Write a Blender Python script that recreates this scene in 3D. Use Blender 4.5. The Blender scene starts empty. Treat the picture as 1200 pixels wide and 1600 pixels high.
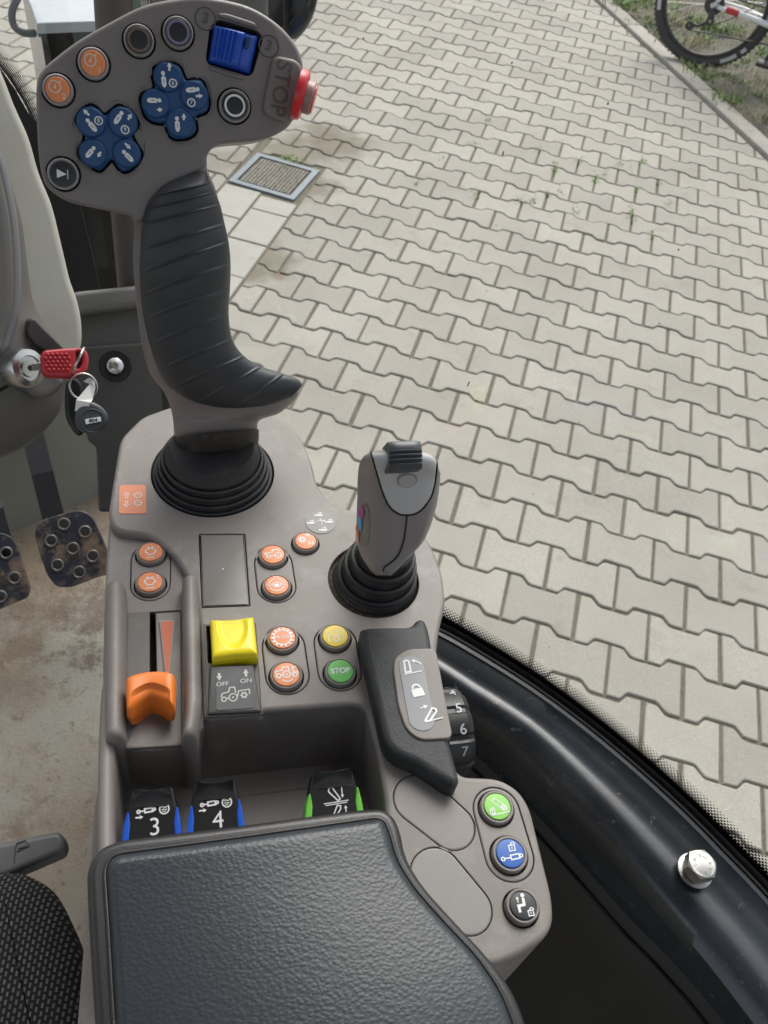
import bpy, bmesh, math, random
import numpy as np
from mathutils import Vector, Matrix
random.seed(7); rng=np.random.default_rng(5)
D=bpy.data; SC=bpy.context.scene; COL=SC.collection
PI=math.pi
# ------------------------------------------------------------------ camera solved from the paving grid
_R=np.array([[0.95719153,0.26019465,0.12681923],[0.27709737,-0.69704235,-0.66132369],[-0.08367451,0.66815471,-0.73930228]])
_C=np.array([-0.38809417,-2.07157138,1.84766584]); FP=1330.8
_t=math.radians(-25.6)
_B=np.array([[math.cos(_t),math.sin(_t),0],[-math.sin(_t),math.cos(_t),0],[0,0,1.]])   # columns: cab right, cab forward, up
RC=_R@_B; CAM=np.array([0,0,_C[2]])
def PV(x,y,z=0.0):                      # paving coordinates -> world
    d=np.array([x-_C[0],y-_C[1],0]); r=_B.T@d; return np.array([r[0],r[1],z])
def ray(x,y):
    d=RC.T@np.array([(x-600)/FP,(y-800)/FP,1.0]); return d/np.linalg.norm(d)
def Z(x,y,z):
    d=ray(x,y); return CAM+d*(z-CAM[2])/d[2]
def HD(x,y,h):                          # point at horizontal distance h from the camera foot
    d=ray(x,y); return CAM+d*h/math.hypot(d[0],d[1])
def DI(x,y,s): return CAM+ray(x,y)*s
def nrm(v): v=np.array(v,float); return v/np.linalg.norm(v)
class Fr:
    def __init__(s,O,n,up=(0,1,0)):
        s.O=np.array(O,float); s.n=nrm(n); s.ex=nrm(np.cross(up,s.n)); s.ey=np.cross(s.n,s.ex)
    def uv(s,px,py,h=0.0):
        d=ray(px,py); o=s.O+s.n*h; t=np.dot(o-CAM,s.n)/np.dot(d,s.n); q=CAM+d*t-o
        return (float(np.dot(q,s.ex)),float(np.dot(q,s.ey)))
    def uvs(s,pts,h=0.0): return [s.uv(a,b,h) for a,b in pts]
    def P(s,u,v,h=0.0): return s.O+s.ex*u+s.ey*v+s.n*h
    def M(s,h=0.0):
        m=Matrix.Identity(4)
        for i in range(3):
            m[i][0]=s.ex[i]; m[i][1]=s.ey[i]; m[i][2]=s.n[i]; m[i][3]=s.O[i]+s.n[i]*h
        return m
# ------------------------------------------------------------------ object helpers
ORG={}
def thing(name,label,cat,loc,group=None):
    o=D.objects.new(name,None); COL.objects.link(o); o.location=tuple(loc); o.empty_display_size=.02
    o['label']=label; o['category']=cat
    if group:o['group']=group
    ORG[o.name]=np.array(loc,float); return o
def fin(name,me,mats,parent=None,label=None,cat=None,kind=None,group=None,smooth=40,wn=False,sub=0):
    o=D.objects.new(name,me); COL.objects.link(o)
    for m in (mats if isinstance(mats,(list,tuple)) else [mats]): me.materials.append(m)
    if parent is not None:
        g=ORG[parent.name]; me.transform(Matrix.Translation(-Vector(g))); o.parent=parent; ORG[o.name]=g
    else: ORG[o.name]=np.zeros(3)
    if label:o['label']=label
    if cat:o['category']=cat
    if kind:o['kind']=kind
    if group:o['group']=group
    if smooth:
        me.polygons.foreach_set('use_smooth',[True]*len(me.polygons))
        try: me.set_sharp_from_angle(angle=math.radians(smooth))
        except Exception: pass
    if sub:
        s=o.modifiers.new('s','SUBSURF'); s.levels=sub; s.render_levels=sub
    if wn:
        w=o.modifiers.new('w','WEIGHTED_NORMAL'); w.keep_sharp=True
    me.update(); return o
def mesh(name,V,Fc,mats,parent=None,**k):
    me=D.meshes.new(name); me.from_pydata([tuple(map(float,v)) for v in V],[],Fc); me.validate()
    return fin(name,me,mats,parent,**k)
def area(p): return .5*sum(p[i][0]*p[(i+1)%len(p)][1]-p[(i+1)%len(p)][0]*p[i][1] for i in range(len(p)))
def rnd(p,r,n=6):                        # polygon with rounded corners
    out=[];m=len(p)
    for i in range(m):
        a=np.array(p[i-1][:2]);b=np.array(p[i][:2]);c=np.array(p[(i+1)%m][:2]); rr=p[i][2] if len(p[i])>2 else r
        la=np.linalg.norm(a-b);lc=np.linalg.norm(c-b); d=min(rr,la*.49,lc*.49)
        s=b+(a-b)/la*d;e=b+(c-b)/lc*d
        for k in range(n+1):
            t=k/n; q=(1-t)**2*s+2*t*(1-t)*b+t*t*e; out.append((float(q[0]),float(q[1])))
    return out
def crom(p,n=6,closed=True):
    p=np.array(p,float);m=len(p);out=[]
    for i in range(m if closed else m-1):
        if closed: a,b,c,d=p[i-1],p[i],p[(i+1)%m],p[(i+2)%m]
        else: a,b,c,d=p[max(i-1,0)],p[i],p[i+1],p[min(i+2,m-1)]
        for k in range(n):
            t=k/n; out.append(.5*((2*b)+(-a+c)*t+(2*a-5*b+4*c-d)*t*t+(-a+3*b-3*c+d)*t**3))
    if not closed: out.append(p[-1])
    return [tuple(map(float,q)) for q in out]
def circ(cx,cy,r,n=48,ry=None): return [(cx+r*math.cos(2*PI*k/n),cy+(ry or r)*math.sin(2*PI*k/n)) for k in range(n)]
def capsule(a,b,ra,rb=None,n=14):
    rb=rb or ra;a=np.array(a);b=np.array(b);d=b-a;th=math.atan2(d[1],d[0]);out=[]
    for k in range(n+1):
        t=th+PI/2+PI*k/n; out.append((a[0]+ra*math.cos(t),a[1]+ra*math.sin(t)))
    for k in range(n+1):
        t=th-PI/2+PI*k/n; out.append((b[0]+rb*math.cos(t),b[1]+rb*math.sin(t)))
    return out
def dedup(p):
    o=[]
    for q in p:
        if not o or abs(q[0]-o[-1][0])+abs(q[1]-o[-1][1])>2e-5:o.append(q)
    if abs(o[0][0]-o[-1][0])+abs(o[0][1]-o[-1][1])<2e-5:o.pop()
    return o
def fill_me(loops):
    cu=D.curves.new('c','CURVE'); cu.dimensions='2D'; cu.fill_mode='BOTH'
    for i,l in enumerate(loops):
        s=cu.splines.new('POLY'); s.points.add(len(l)-1); s.use_cyclic_u=True
        for j,q in enumerate(l): s.points[j].co=(q[0]*100,q[1]*100,0,1)
    o=D.objects.new('t',cu); COL.objects.link(o); me=D.meshes.new_from_object(o); D.objects.remove(o); D.curves.remove(cu)
    return me
def plate_me(loops,fr,top,bot,b=0.0,res=3,hb=.0004):
    LP=[]
    for i,l in enumerate(loops):
        l=dedup(l)
        if (area(l)>0)!=(i==0): l=l[::-1]
        LP.append(l)
    hb=min(hb,b)
    bs=[b]+[hb]*(len(LP)-1)
    # every loop runs with the material on its left, so the left normal points into the solid
    def off(l,d,first):
        if d==0:return l
        return inset(l,d) if first else inset(l,-d)
    tops=[off(l,bb,i==0) for i,(l,bb) in enumerate(zip(LP,bs))]
    bm=bmesh.new(); me=fill_me(tops); me.transform(Matrix.Scale(.01,4)); bm.from_mesh(me); D.meshes.remove(me)
    for v in bm.verts: v.co.z=top
    n0=len(bm.faces)
    for f in bm.faces:
        f.normal_update()
        if f.normal.z<0: f.normal_flip()
    for i,(l,bb) in enumerate(zip(LP,bs)):
        rings=[]
        if bb>0:
            for k in range(res+2):
                a=PI/2*k/(res+1); rings.append((off(l,bb*(1-math.sin(a)),i==0),top-bb*(1-math.cos(a))))
        else: rings.append((l,top))
        rings.append((l,bot)); vs=[[bm.verts.new((q[0],q[1],z)) for q in rg] for rg,z in rings]; n=len(l)
        for r in range(len(vs)-1):
            for j in range(n):
                jj=(j+1)%n; bm.faces.new((vs[r+1][j],vs[r+1][jj],vs[r][jj],vs[r][j]))
        if i==0 and bot<top-.002: bm.faces.new(vs[-1][::-1])
    bmesh.ops.remove_doubles(bm,verts=bm.verts,dist=4e-6)
    me=D.meshes.new('p'); bm.to_mesh(me); bm.free()
    me.transform(fr.M(0)); return me
def plate(name,loops,fr,top,bot,mat,parent=None,b=.0006,res=3,hb=.0004,**k):
    if isinstance(loops[0],tuple): loops=[loops]
    k.setdefault('wn',True)
    return fin(name,plate_me(loops,fr,top,bot,b,res,hb),mat,parent,**k)
def text_me(s,fr,u,v,h,size,rot=0,ext=0.0,bev=0,sx=1,bold=0):
    cu=D.curves.new('f','FONT'); cu.body=s; cu.size=1; cu.align_x='CENTER'; cu.align_y='CENTER'; cu.extrude=ext/size; cu.bevel_depth=bev/size; cu.offset=bold
    o=D.objects.new('t',cu); COL.objects.link(o); me=D.meshes.new_from_object(o); D.objects.remove(o); D.curves.remove(cu)
    me.materials.clear()
    me.transform(fr.M(h)@Matrix.Translation((u,v,0))@Matrix.Rotation(rot,4,'Z')@Matrix.Diagonal((size*sx,size,size,1))); return me
def bmof(me,bm): bm.from_mesh(me); D.meshes.remove(me)
def join(meshes):
    bm=bmesh.new()
    for m in meshes: bmof(m,bm)
    me=D.meshes.new('j'); bm.to_mesh(me); bm.free(); return me
# flat symbols: strokes in a frame.  each stroke sits a few microns over the last so none share a plane
class Sym:
    def __init__(s,fr,u,v,h,sc,rot=0,sx=1): s.fr=fr;s.u=u;s.v=v;s.h=h;s.sc=sc;s.k=0;s.V=[];s.F=[];s.t=[];s.c=math.cos(rot);s.s=math.sin(rot);s.rot=rot;s.sx=sx
    def p(s,x,y):
        x*=s.sx; return s.fr.P(s.u+(x*s.c-y*s.s)*s.sc,s.v+(x*s.s+y*s.c)*s.sc,s.h+s.k*4e-6)
    def L(s,pts,w=.09,closed=False):
        pts=[np.array(q,float) for q in pts]; n=len(pts); s.k+=1; base=len(s.V)
        for i in range(n):
            a=pts[i-1] if (i>0 or closed) else None; b=pts[i]; c=pts[(i+1)%n] if (i<n-1 or closed) else None
            d1=nrm(b-a) if a is not None else nrm(c-b); d2=nrm(c-b) if c is not None else d1
            m=nrm(d1+d2) if np.linalg.norm(d1+d2)>1e-3 else d1; nn=np.array([-m[1],m[0]]); f=w/2/max(.45,abs(np.dot(nn,[-d1[1],d1[0]])))
            for q in (b+nn*f,b-nn*f): s.V.append(s.p(q[0],q[1]))
        for i in range(n if closed else n-1):
            j=(i+1)%n; s.F.append([base+2*i+1,base+2*j+1,base+2*j,base+2*i])
        return s
    def C(s,x,y,r,w=.09,n=22,a0=0,a1=360):
        full=abs(a1-a0)>=360; m=n if full else n+1
        return s.L([(x+r*math.cos(math.radians(a0+(a1-a0)*k/n)),y+r*math.sin(math.radians(a0+(a1-a0)*k/n))) for k in range(m)],w,full)
    def Dk(s,x,y,r,n=14): return s.Pg([(x+r*math.cos(2*PI*k/n),y+r*math.sin(2*PI*k/n)) for k in range(n)])
    def Pg(s,pts):
        s.k+=1; base=len(s.V)
        for q in pts: s.V.append(s.p(*q))
        f=list(range(base,base+len(pts)))
        s.F.append(f if area(pts)>0 else f[::-1]); return s
    def Rc(s,x0,y0,x1,y1,w=.08): return s.L([(x0,y0),(x1,y0),(x1,y1),(x0,y1)],w,True)
    def A(s,x0,y0,x1,y1,w=.09,hd=.2):
        a=np.array([x0,y0]);b=np.array([x1,y1]);d=nrm(b-a);n=np.array([-d[1],d[0]])
        s.L([a,b-d*hd*.7],w); s.Pg([tuple(b),tuple(b-d*hd+n*hd*.6),tuple(b-d*hd-n*hd*.6)]); return s
    def T(s,t,x,y,size,sx=1,bold=.012):
        s.k+=1; q=(s.u+(x*s.sx*s.c-y*s.s)*s.sc,s.v+(x*s.sx*s.s+y*s.c)*s.sc)
        s.t.append(text_me(t,s.fr,q[0],q[1],s.h+s.k*4e-6,size*s.sc,s.rot,sx=sx,bold=bold)); return s
    def build(s,mat,parent,name='symbol',label=None):
        ms=list(s.t)
        if s.V:
            me=D.meshes.new('s'); me.from_pydata([tuple(map(float,v)) for v in s.V],[],s.F); ms.append(me)
        return fin(name,join(ms),mat,parent,smooth=0,label=label)
def grid(name,G,mat,parent=None,close_u=True,cap0=False,cap1=False,**k):
    nr=len(G);nc=len(G[0]);V=[p for r in G for p in r];Fc=[]
    for i in range(nr-1):
        for j in range(nc if close_u else nc-1):
            jj=(j+1)%nc; Fc.append([i*nc+j,i*nc+jj,(i+1)*nc+jj,(i+1)*nc+j])
    if cap0:Fc.append(list(range(nc))[::-1])
    if cap1:Fc.append([(nr-1)*nc+j for j in range(nc)])
    k.setdefault('smooth',60)
    me=D.meshes.new(name); me.from_pydata([tuple(map(float,v)) for v in V],[],Fc)
    bm=bmesh.new();bm.from_mesh(me);bmesh.ops.recalc_face_normals(bm,faces=bm.faces);bm.to_mesh(me);bm.free()
    return fin(name,me,mat,parent,**k)
def tube_g(P,r,n=10):
    P=[np.array(p,float) for p in P];G=[];pu=np.array([0.1,0.2,.97])
    for i,p in enumerate(P):
        t=nrm(P[min(i+1,len(P)-1)]-P[max(i-1,0)]); u=nrm(pu-t*np.dot(pu,t)); pu=u; w=np.cross(t,u); rr=r[i] if isinstance(r,(list,tuple)) else r
        G.append([p+rr*(u*math.cos(2*PI*k/n)+w*math.sin(2*PI*k/n)) for k in range(n)])
    return G
def tube(name,P,r,mat,parent=None,n=10,**k): return grid(name,tube_g(P,r,n),mat,parent,cap0=True,cap1=True,**k)
def lathe(name,fr,u,v,prof,mat,parent=None,n=64,lean=(0,0),**k):
    h0=prof[0][1]
    G=[[fr.P(u+lean[0]*(h-h0)+r*math.cos(2*PI*j/n),v+lean[1]*(h-h0)+r*math.sin(2*PI*j/n),h) for j in range(n)] for r,h in prof]
    k.setdefault('smooth',35)
    return grid(name,G,mat,parent,cap1=prof[-1][0]>1e-5,cap0=prof[0][0]>1e-5,**k)
def box_me(c,sx,sy,sz,bev=0.0,rot=None):
    bm=bmesh.new();bmesh.ops.create_cube(bm,size=1);bmesh.ops.scale(bm,vec=(sx,sy,sz),verts=bm.verts)
    if bev:bmesh.ops.bevel(bm,geom=bm.edges[:],offset=bev,segments=3,affect='EDGES',profile=.5)
    if rot is not None:bmesh.ops.transform(bm,matrix=rot,verts=bm.verts)
    bmesh.ops.translate(bm,vec=tuple(c),verts=bm.verts);me=D.meshes.new('b');bm.to_mesh(me);bm.free();return me
# ------------------------------------------------------------------ materials
def mat(name,col,rough=.5,metal=0.0,bump=None,var=None,dust=None,spec=.5,coat=0,emis=None,bdist=.0006):
    """bump=(scale,strength); var=(scale,amount); dust=(colour,scale,lo,hi)"""
    m=D.materials.new(name);m.use_nodes=True;nt=m.node_tree;N=nt.nodes;Lk=nt.links;b=N['Principled BSDF']
    b.inputs['Roughness'].default_value=rough;b.inputs['Metallic'].default_value=metal;b.inputs['Specular IOR Level'].default_value=spec;b.inputs['Coat Weight'].default_value=coat
    tc=N.new('ShaderNodeTexCoord');src=None
    b.inputs['Base Color'].default_value=(*col,1)
    def noise(sc,det=5,ro=.6):
        n=N.new('ShaderNodeTexNoise');n.inputs['Scale'].default_value=sc;n.inputs['Detail'].default_value=det;n.inputs['Roughness'].default_value=ro;Lk.new(tc.outputs['Object'],n.inputs['Vector']);return n.outputs['Fac']
    def ramp(f,lo,hi):
        r=N.new('ShaderNodeMapRange');r.inputs[1].default_value=lo;r.inputs[2].default_value=hi;Lk.new(f,r.inputs[0]);return r.outputs[0]
    def mix(f,a,c):
        x=N.new('ShaderNodeMix');x.data_type='RGBA'
        if isinstance(f,float):x.inputs[0].default_value=f
        else:Lk.new(f,x.inputs[0])
        for i,q in ((6,a),(7,c)):
            if isinstance(q,tuple):x.inputs[i].default_value=(*q,1)
            else:Lk.new(q,x.inputs[i])
        return x.outputs[2]
    cur=col
    if var:
        cur=mix(ramp(noise(var[0]),.3,.7),tuple(c*(1-var[1]) for c in col),tuple(min(1,c*(1+var[1])) for c in col))
    if dust:
        for d in (dust if isinstance(dust,list) else [dust]):
            f=ramp(noise(d[1],8,.7),d[2],d[3]); cur=mix(f,cur,d[0])
            rm=N.new('ShaderNodeMapRange');rm.inputs[3].default_value=rough;rm.inputs[4].default_value=min(1,rough+.3);Lk.new(f,rm.inputs[0]);Lk.new(rm.outputs[0],b.inputs['Roughness'])
    if not isinstance(cur,tuple):Lk.new(cur,b.inputs['Base Color'])
    if bump:
        bp=N.new('ShaderNodeBump');bp.inputs['Strength'].default_value=bump[1];bp.inputs['Distance'].default_value=bdist
        Lk.new(noise(bump[0],3,.6),bp.inputs['Height']);Lk.new(bp.outputs[0],b.inputs['Normal'])
    if emis:b.inputs['Emission Color'].default_value=(*emis[0],1);b.inputs['Emission Strength'].default_value=emis[1]
    m['_h']=1
    m.diffuse_color=(*col,1)
    return m,(N,Lk,b,tc,noise,ramp,mix)
def M(*a,**k): return mat(*a,**k)[0]
GREY=M('console_grey',(.212,.188,.172),.46,bump=(2200,.25),var=(18,.07),dust=[((.30,.285,.265),38,.52,.78),((.36,.31,.25),140,.68,.8)])
GREY2=M('console_insert_grey',(.232,.210,.196),.48,bump=(2200,.2),var=(30,.06),dust=((.31,.295,.27),120,.6,.85))
HEADG=M('joystick_grey',(.195,.173,.165),.40,bump=(2600,.18),var=(12,.06),dust=((.22,.2,.19),60,.6,.9))
SMG=M('small_stick_grey',(.26,.235,.225),.34,bump=(2600,.15),var=(14,.06),dust=((.11,.095,.09),70,.66,.75))
LIGHTG=M('light_cap_grey',(.50,.49,.485),.34,bump=(2600,.12),var=(30,.04),dust=((.36,.30,.25),70,.62,.78))
RUB=M('grip_rubber',(.034,.038,.044),.46,bump=(3000,.15),var=(30,.15))
BOOT=M('bellows_rubber',(.018,.018,.019),.55,bump=(1400,.35),var=(40,.2),dust=[((.10,.085,.065),420,.60,.74),((.06,.055,.05),60,.5,.8)])
WELLM=M('well_dust',(.06,.05,.04),.9,bump=(1200,.8),dust=((.16,.125,.085),500,.5,.65))
BLACK=M('black_plastic',(.012,.012,.013),.4,bump=(2000,.15),var=(30,.2))
GAP=M('gap_black',(.006,.006,.006),.8)
ROTOR=M('rotor_rubber',(.03,.032,.035),.55,bump=(900,.4),var=(40,.2),dust=((.075,.075,.073),90,.5,.78))
WHITE=M('print_white',(.75,.75,.74),.5)
ORG_M=M('button_orange',(.78,.26,.10),.42,bump=(1500,.05),var=(60,.05))
SALM=M('salmon_print',(.74,.25,.12),.5,var=(40,.06))
ORK=M('knob_orange',(.80,.20,.025),.38,bump=(1500,.12),var=(60,.06),dust=((.28,.07,.02),160,.66,.72))
YEL=M('rocker_yellow',(.86,.70,.02),.33,bump=(2000,.06),dust=((.62,.45,.03),160,.66,.8))
YELB=M('button_yellow',(.78,.58,.05),.45)
GREEN=M('button_green',(.12,.46,.09),.45)
GREENL=M('button_light_green',(.24,.58,.10),.45,dust=((.3,.62,.3),200,.6,.8))
BLUEB=M('button_blue',(.02,.11,.42),.42)
NAVY=M('cluster_blue',(.014,.065,.18),.42,bump=(2600,.1),var=(60,.08))
ROYAL=M('roller_blue',(.010,.07,.45),.30,bump=(2600,.08))
RED=M('stop_red',(.62,.02,.03),.32,bump=(2600,.08))
KEYRED=M('key_red',(.42,.025,.035),.42,bump=(2600,.1))
DARKF=M('button_dark',(.018,.02,.024),.4)
CHROME=M('steel',(.55,.54,.52),.24,metal=1,bump=(900,.15))
ZINC=M('zinc_bolt',(.40,.39,.37),.42,metal=1,bump=(500,.2),var=(80,.1))
LEATHER,(N,Lk,b,tc,noise,ramp,mix)=mat('leather',(.024,.030,.037),.37,var=(9,.12),spec=.5)
vo=N.new('ShaderNodeTexVoronoi');vo.feature='SMOOTH_F1';vo.inputs['Smoothness'].default_value=.35;vo.inputs['Scale'].default_value=600;vo.inputs['Randomness'].default_value=1
wp=N.new('ShaderNodeMixRGB') if False else None
nz=N.new('ShaderNodeTexNoise');nz.inputs['Scale'].default_value=260;nz.inputs['Detail'].default_value=3
va=N.new('ShaderNodeVectorMath');va.operation='SCALE';va.inputs[3].default_value=.0012;Lk.new(tc.outputs['Object'],nz.inputs['Vector']);Lk.new(nz.outputs['Color'],va.inputs[0])
vb=N.new('ShaderNodeVectorMath');vb.operation='ADD';Lk.new(tc.outputs['Object'],vb.inputs[0]);Lk.new(va.outputs[0],vb.inputs[1])
mpp=N.new('ShaderNodeMapping');mpp.inputs['Scale'].default_value=(1,1.35,1);mpp.inputs['Rotation'].default_value=(0,0,.35);Lk.new(vb.outputs[0],mpp.inputs[0]);Lk.new(mpp.outputs[0],vo.inputs['Vector'])
mr=N.new('ShaderNodeMapRange');mr.inputs[1].default_value=.75;mr.inputs[2].default_value=.15;Lk.new(vo.outputs['Distance'],mr.inputs[0])
big=N.new('ShaderNodeMath');big.operation='MULTIPLY_ADD';Lk.new(noise(45,3),big.inputs[0]);big.inputs[1].default_value=.5;Lk.new(mr.outputs[0],big.inputs[2])
bp=N.new('ShaderNodeBump');bp.inputs['Strength'].default_value=.17;bp.inputs['Distance'].default_value=.0004;Lk.new(big.outputs[0],bp.inputs['Height']);Lk.new(bp.outputs[0],b.inputs['Normal'])
LIP=M('armrest_lip',(.022,.021,.022),.3,bump=(1500,.2),dust=((.07,.06,.055),120,.6,.85))
FABRIC,(N,Lk,b,tc,noise,ramp,mix)=mat('seat_fabric',(.02,.021,.021),.9,spec=.2)
br=N.new('ShaderNodeTexBrick');br.inputs['Scale'].default_value=1;br.inputs['Brick Width'].default_value=.0036;br.inputs['Row Height'].default_value=.0025;br.inputs['Mortar Size'].default_value=.00085;br.inputs['Mortar Smooth'].default_value=.4
br.inputs['Color1'].default_value=(.125,.122,.112,1);br.inputs['Color2'].default_value=(.085,.085,.08,1);br.inputs['Mortar'].default_value=(.014,.014,.015,1)
mpp=N.new('ShaderNodeMapping');mpp.inputs['Rotation'].default_value=(0,0,PI/2+.12);Lk.new(tc.outputs['Object'],mpp.inputs[0]);Lk.new(mpp.outputs[0],br.inputs['Vector'])
Lk.new(br.outputs['Color'],b.inputs['Base Color']);bp=N.new('ShaderNodeBump');bp.inputs['Strength'].default_value=.8;bp.inputs['Distance'].default_value=.001;bp.invert=True;Lk.new(br.outputs['Fac'],bp.inputs['Height']);Lk.new(bp.outputs[0],b.inputs['Normal'])
FLOORM=M('cab_floor_vinyl',(.21,.205,.165),.6,bump=(240,.5),var=(6,.1),bdist=.002,dust=[((.20,.155,.105),5,.42,.60),((.105,.078,.052),14,.54,.66),((.12,.09,.06),70,.58,.66),((.03,.022,.016),110,.68,.74)])
OLIVE=M('lower_trim',(.19,.186,.155),.55,bump=(900,.2),var=(7,.1),dust=((.19,.155,.10),22,.6,.8))
COVER=M('column_cover',(.15,.14,.127),.45,bump=(1800,.2),var=(9,.06),dust=((.16,.15,.14),70,.6,.85))
CREAM=M('column_cream',(.50,.49,.42),.45,bump=(1800,.12),var=(9,.04),dust=((.30,.28,.23),70,.64,.85))
TRIMD=M('dark_trim',(.045,.042,.038),.5,bump=(1500,.2),var=(20,.1),dust=((.08,.07,.06),60,.6,.85))
TRIML=M('ledge_trim',(.14,.135,.125),.45,bump=(1500,.2),var=(20,.06))
PEDAL=M('pedal_iron',(.022,.025,.032),.4,bump=(500,.5),var=(60,.3),dust=[((.17,.118,.082),22,.47,.55),((.10,.09,.08),120,.55,.65),((.42,.40,.37),150,.70,.73)])
PAINT=M('frame_black_paint',(.014,.018,.024),.27,spec=.8,bump=(60,.06),var=(9,.3),bdist=.002,dust=[((.030,.038,.046),11,.42,.7),((.17,.155,.13),38,.62,.72),((.10,.11,.115),130,.62,.70)])
PANELD=M('side_panel_dark',(.014,.0125,.011),.55,bump=(1500,.2),var=(12,.15))
SEAL=M('rubber_seal',(.012,.012,.012),.6,bump=(700,.3),dust=((.06,.055,.05),200,.6,.8))
GLOSSB,_x=mat('outside_black_gloss',(.006,.007,.007),.15,spec=.25,bump=(40,.15),bdist=.002,dust=((.2,.2,.2),260,.70,.72)); 
LIDSKY=M('lid_sky_reflection',(.42,.45,.47),.25,var=(14,.1))  # pale colour stands in for sky reflected on the black box top
GALV=M('galvanised',(.145,.175,.195),.5,metal=.1,bump=(300,.2),var=(60,.12))
def clip(poly,a,n,keep):                 # keep side where dot(p-a,n) <= keep
    out=[]
    for i in range(len(poly)):
        p=np.array(poly[i]);q=np.array(poly[(i+1)%len(poly)]);dp=np.dot(p-a,n)-keep;dq=np.dot(q-a,n)-keep
        if dp<=0:out.append(tuple(p))
        if dp*dq<0:out.append(tuple(p+(q-p)*dp/(dp-dq)))
    return out
def inset(poly,d):
    n=len(poly);out=[]
    sg=1 if area(poly)>0 else -1
    for i in range(n):
        a=np.array(poly[i-1]);b_=np.array(poly[i]);c=np.array(poly[(i+1)%n])
        if np.linalg.norm(b_-a)<1e-6 or np.linalg.norm(c-b_)<1e-6: out.append(tuple(b_));continue
        d1=nrm(b_-a);d2=nrm(c-b_);n1=np.array([-d1[1],d1[0]])*sg;n2=np.array([-d2[1],d2[0]])*sg;m=n1+n2
        m=m/max(.3,np.dot(m,m)/2) if np.dot(m,m)>1e-6 else n1
        out.append(tuple(b_+m*d))
    return out
def catm(A,n):
    A=np.array(A,float);m=len(A);out=[]
    for i in range(m-1):
        a=A[max(i-1,0)];b=A[i];c=A[i+1];d=A[min(i+2,m-1)]
        for k in range(n):
            t=k/n;out.append(.5*((2*b)+(-a+c)*t+(2*a-5*b+4*c-d)*t*t+(-a+3*b-3*c+d)*t**3))
    out.append(A[-1]);return np.array(out)
# ================================================================== OUTSIDE
PAVM,(N,Lk,b,tc,noise,ramp,mix)=mat('paver_concrete',(.40,.39,.35),.85)
geo=N.new('ShaderNodeNewGeometry')
rr=N.new('ShaderNodeMapRange');rr.inputs[3].default_value=.88;rr.inputs[4].default_value=1.07;Lk.new(geo.outputs['Random Per Island'],rr.inputs[0])
c1=mix(ramp(noise(380,5,.8),.36,.64),(.305,.285,.245),(.445,.422,.368))
c1=mix(ramp(noise(2.6,5),.38,.68),c1,mix(.6,c1,(.30,.28,.235)))
c1=mix(ramp(noise(6,8,.75),.56,.70),c1,mix(.6,c1,(.27,.24,.185)))
mu=N.new('ShaderNodeMix');mu.data_type='RGBA';mu.blend_type='MULTIPLY';mu.inputs[0].default_value=1;Lk.new(mix(ramp(noise(240,2,.5),.66,.70),mix(ramp(noise(300,2,.5),.67,.71),c1,(.62,.60,.54)),(.20,.18,.14)),mu.inputs[6])
cc=N.new('ShaderNodeCombineColor')
for i in range(3):Lk.new(rr.outputs[0],cc.inputs[i])
Lk.new(cc.outputs[0],mu.inputs[7])
# damp dirty patches beside the drain (a stain with its own place)
def patch(cur,cx,cy,r0,r1,col,amt,nsc=9):
    g=N.new('ShaderNodeVectorMath');g.operation='DISTANCE';Lk.new(tc.outputs['Object'],g.inputs[0]);g.inputs[1].default_value=(cx,cy,0)
    ad=N.new('ShaderNodeMath');ad.operation='MULTIPLY_ADD';Lk.new(noise(nsc,5),ad.inputs[0]);ad.inputs[1].default_value=-.30;Lk.new(g.outputs['Value'],ad.inputs[2])
    q=N.new('ShaderNodeMapRange');q.inputs[1].default_value=r0-.13;q.inputs[2].default_value=r1-.13;q.inputs[3].default_value=amt;q.inputs[4].default_value=0;Lk.new(ad.outputs[0],q.inputs[0])
    return mix(q.outputs[0],cur,col)
cur=mu.outputs[2]
for (px,py,r,a) in ((455,240,.15,.75),(525,225,.13,.8),(500,205,.08,.6),(420,405,.08,.7),(398,425,.06,.75),(480,290,.10,.75),(350,250,.10,.5)):
    g=Z(px,py,0); cur=patch(cur,g[0],g[1],r*.5,r*1.5,(.17,.145,.10),a)
Lk.new(cur,b.inputs['Base Color'])
bp=N.new('ShaderNodeBump');bp.inputs['Strength'].default_value=.5;bp.inputs['Distance'].default_value=.0015;Lk.new(noise(420,4,.7),bp.inputs['Height']);Lk.new(bp.outputs[0],b.inputs['Normal'])
JOINT=M('joint_sand',(.165,.148,.108),.95,bump=(500,.6),dust=[((.10,.12,.055),5,.56,.7),((.08,.07,.055),60,.5,.7)])
KERBM=M('kerb_concrete',(.37,.345,.30),.88,bump=(500,.5),var=(12,.1),dust=((.25,.21,.16),30,.55,.8))
SOIL=M('verge_soil',(.155,.14,.115),.95,bump=(90,.8),bdist=.02,dust=[((.19,.18,.16),240,.52,.62),((.085,.12,.035),7,.5,.66),((.22,.17,.10),24,.58,.7)])
SLABM=M('slab_concrete',(.40,.385,.34),.85,bump=(420,.4),var=(7,.08),dust=((.27,.25,.20),18,.58,.8))

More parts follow.
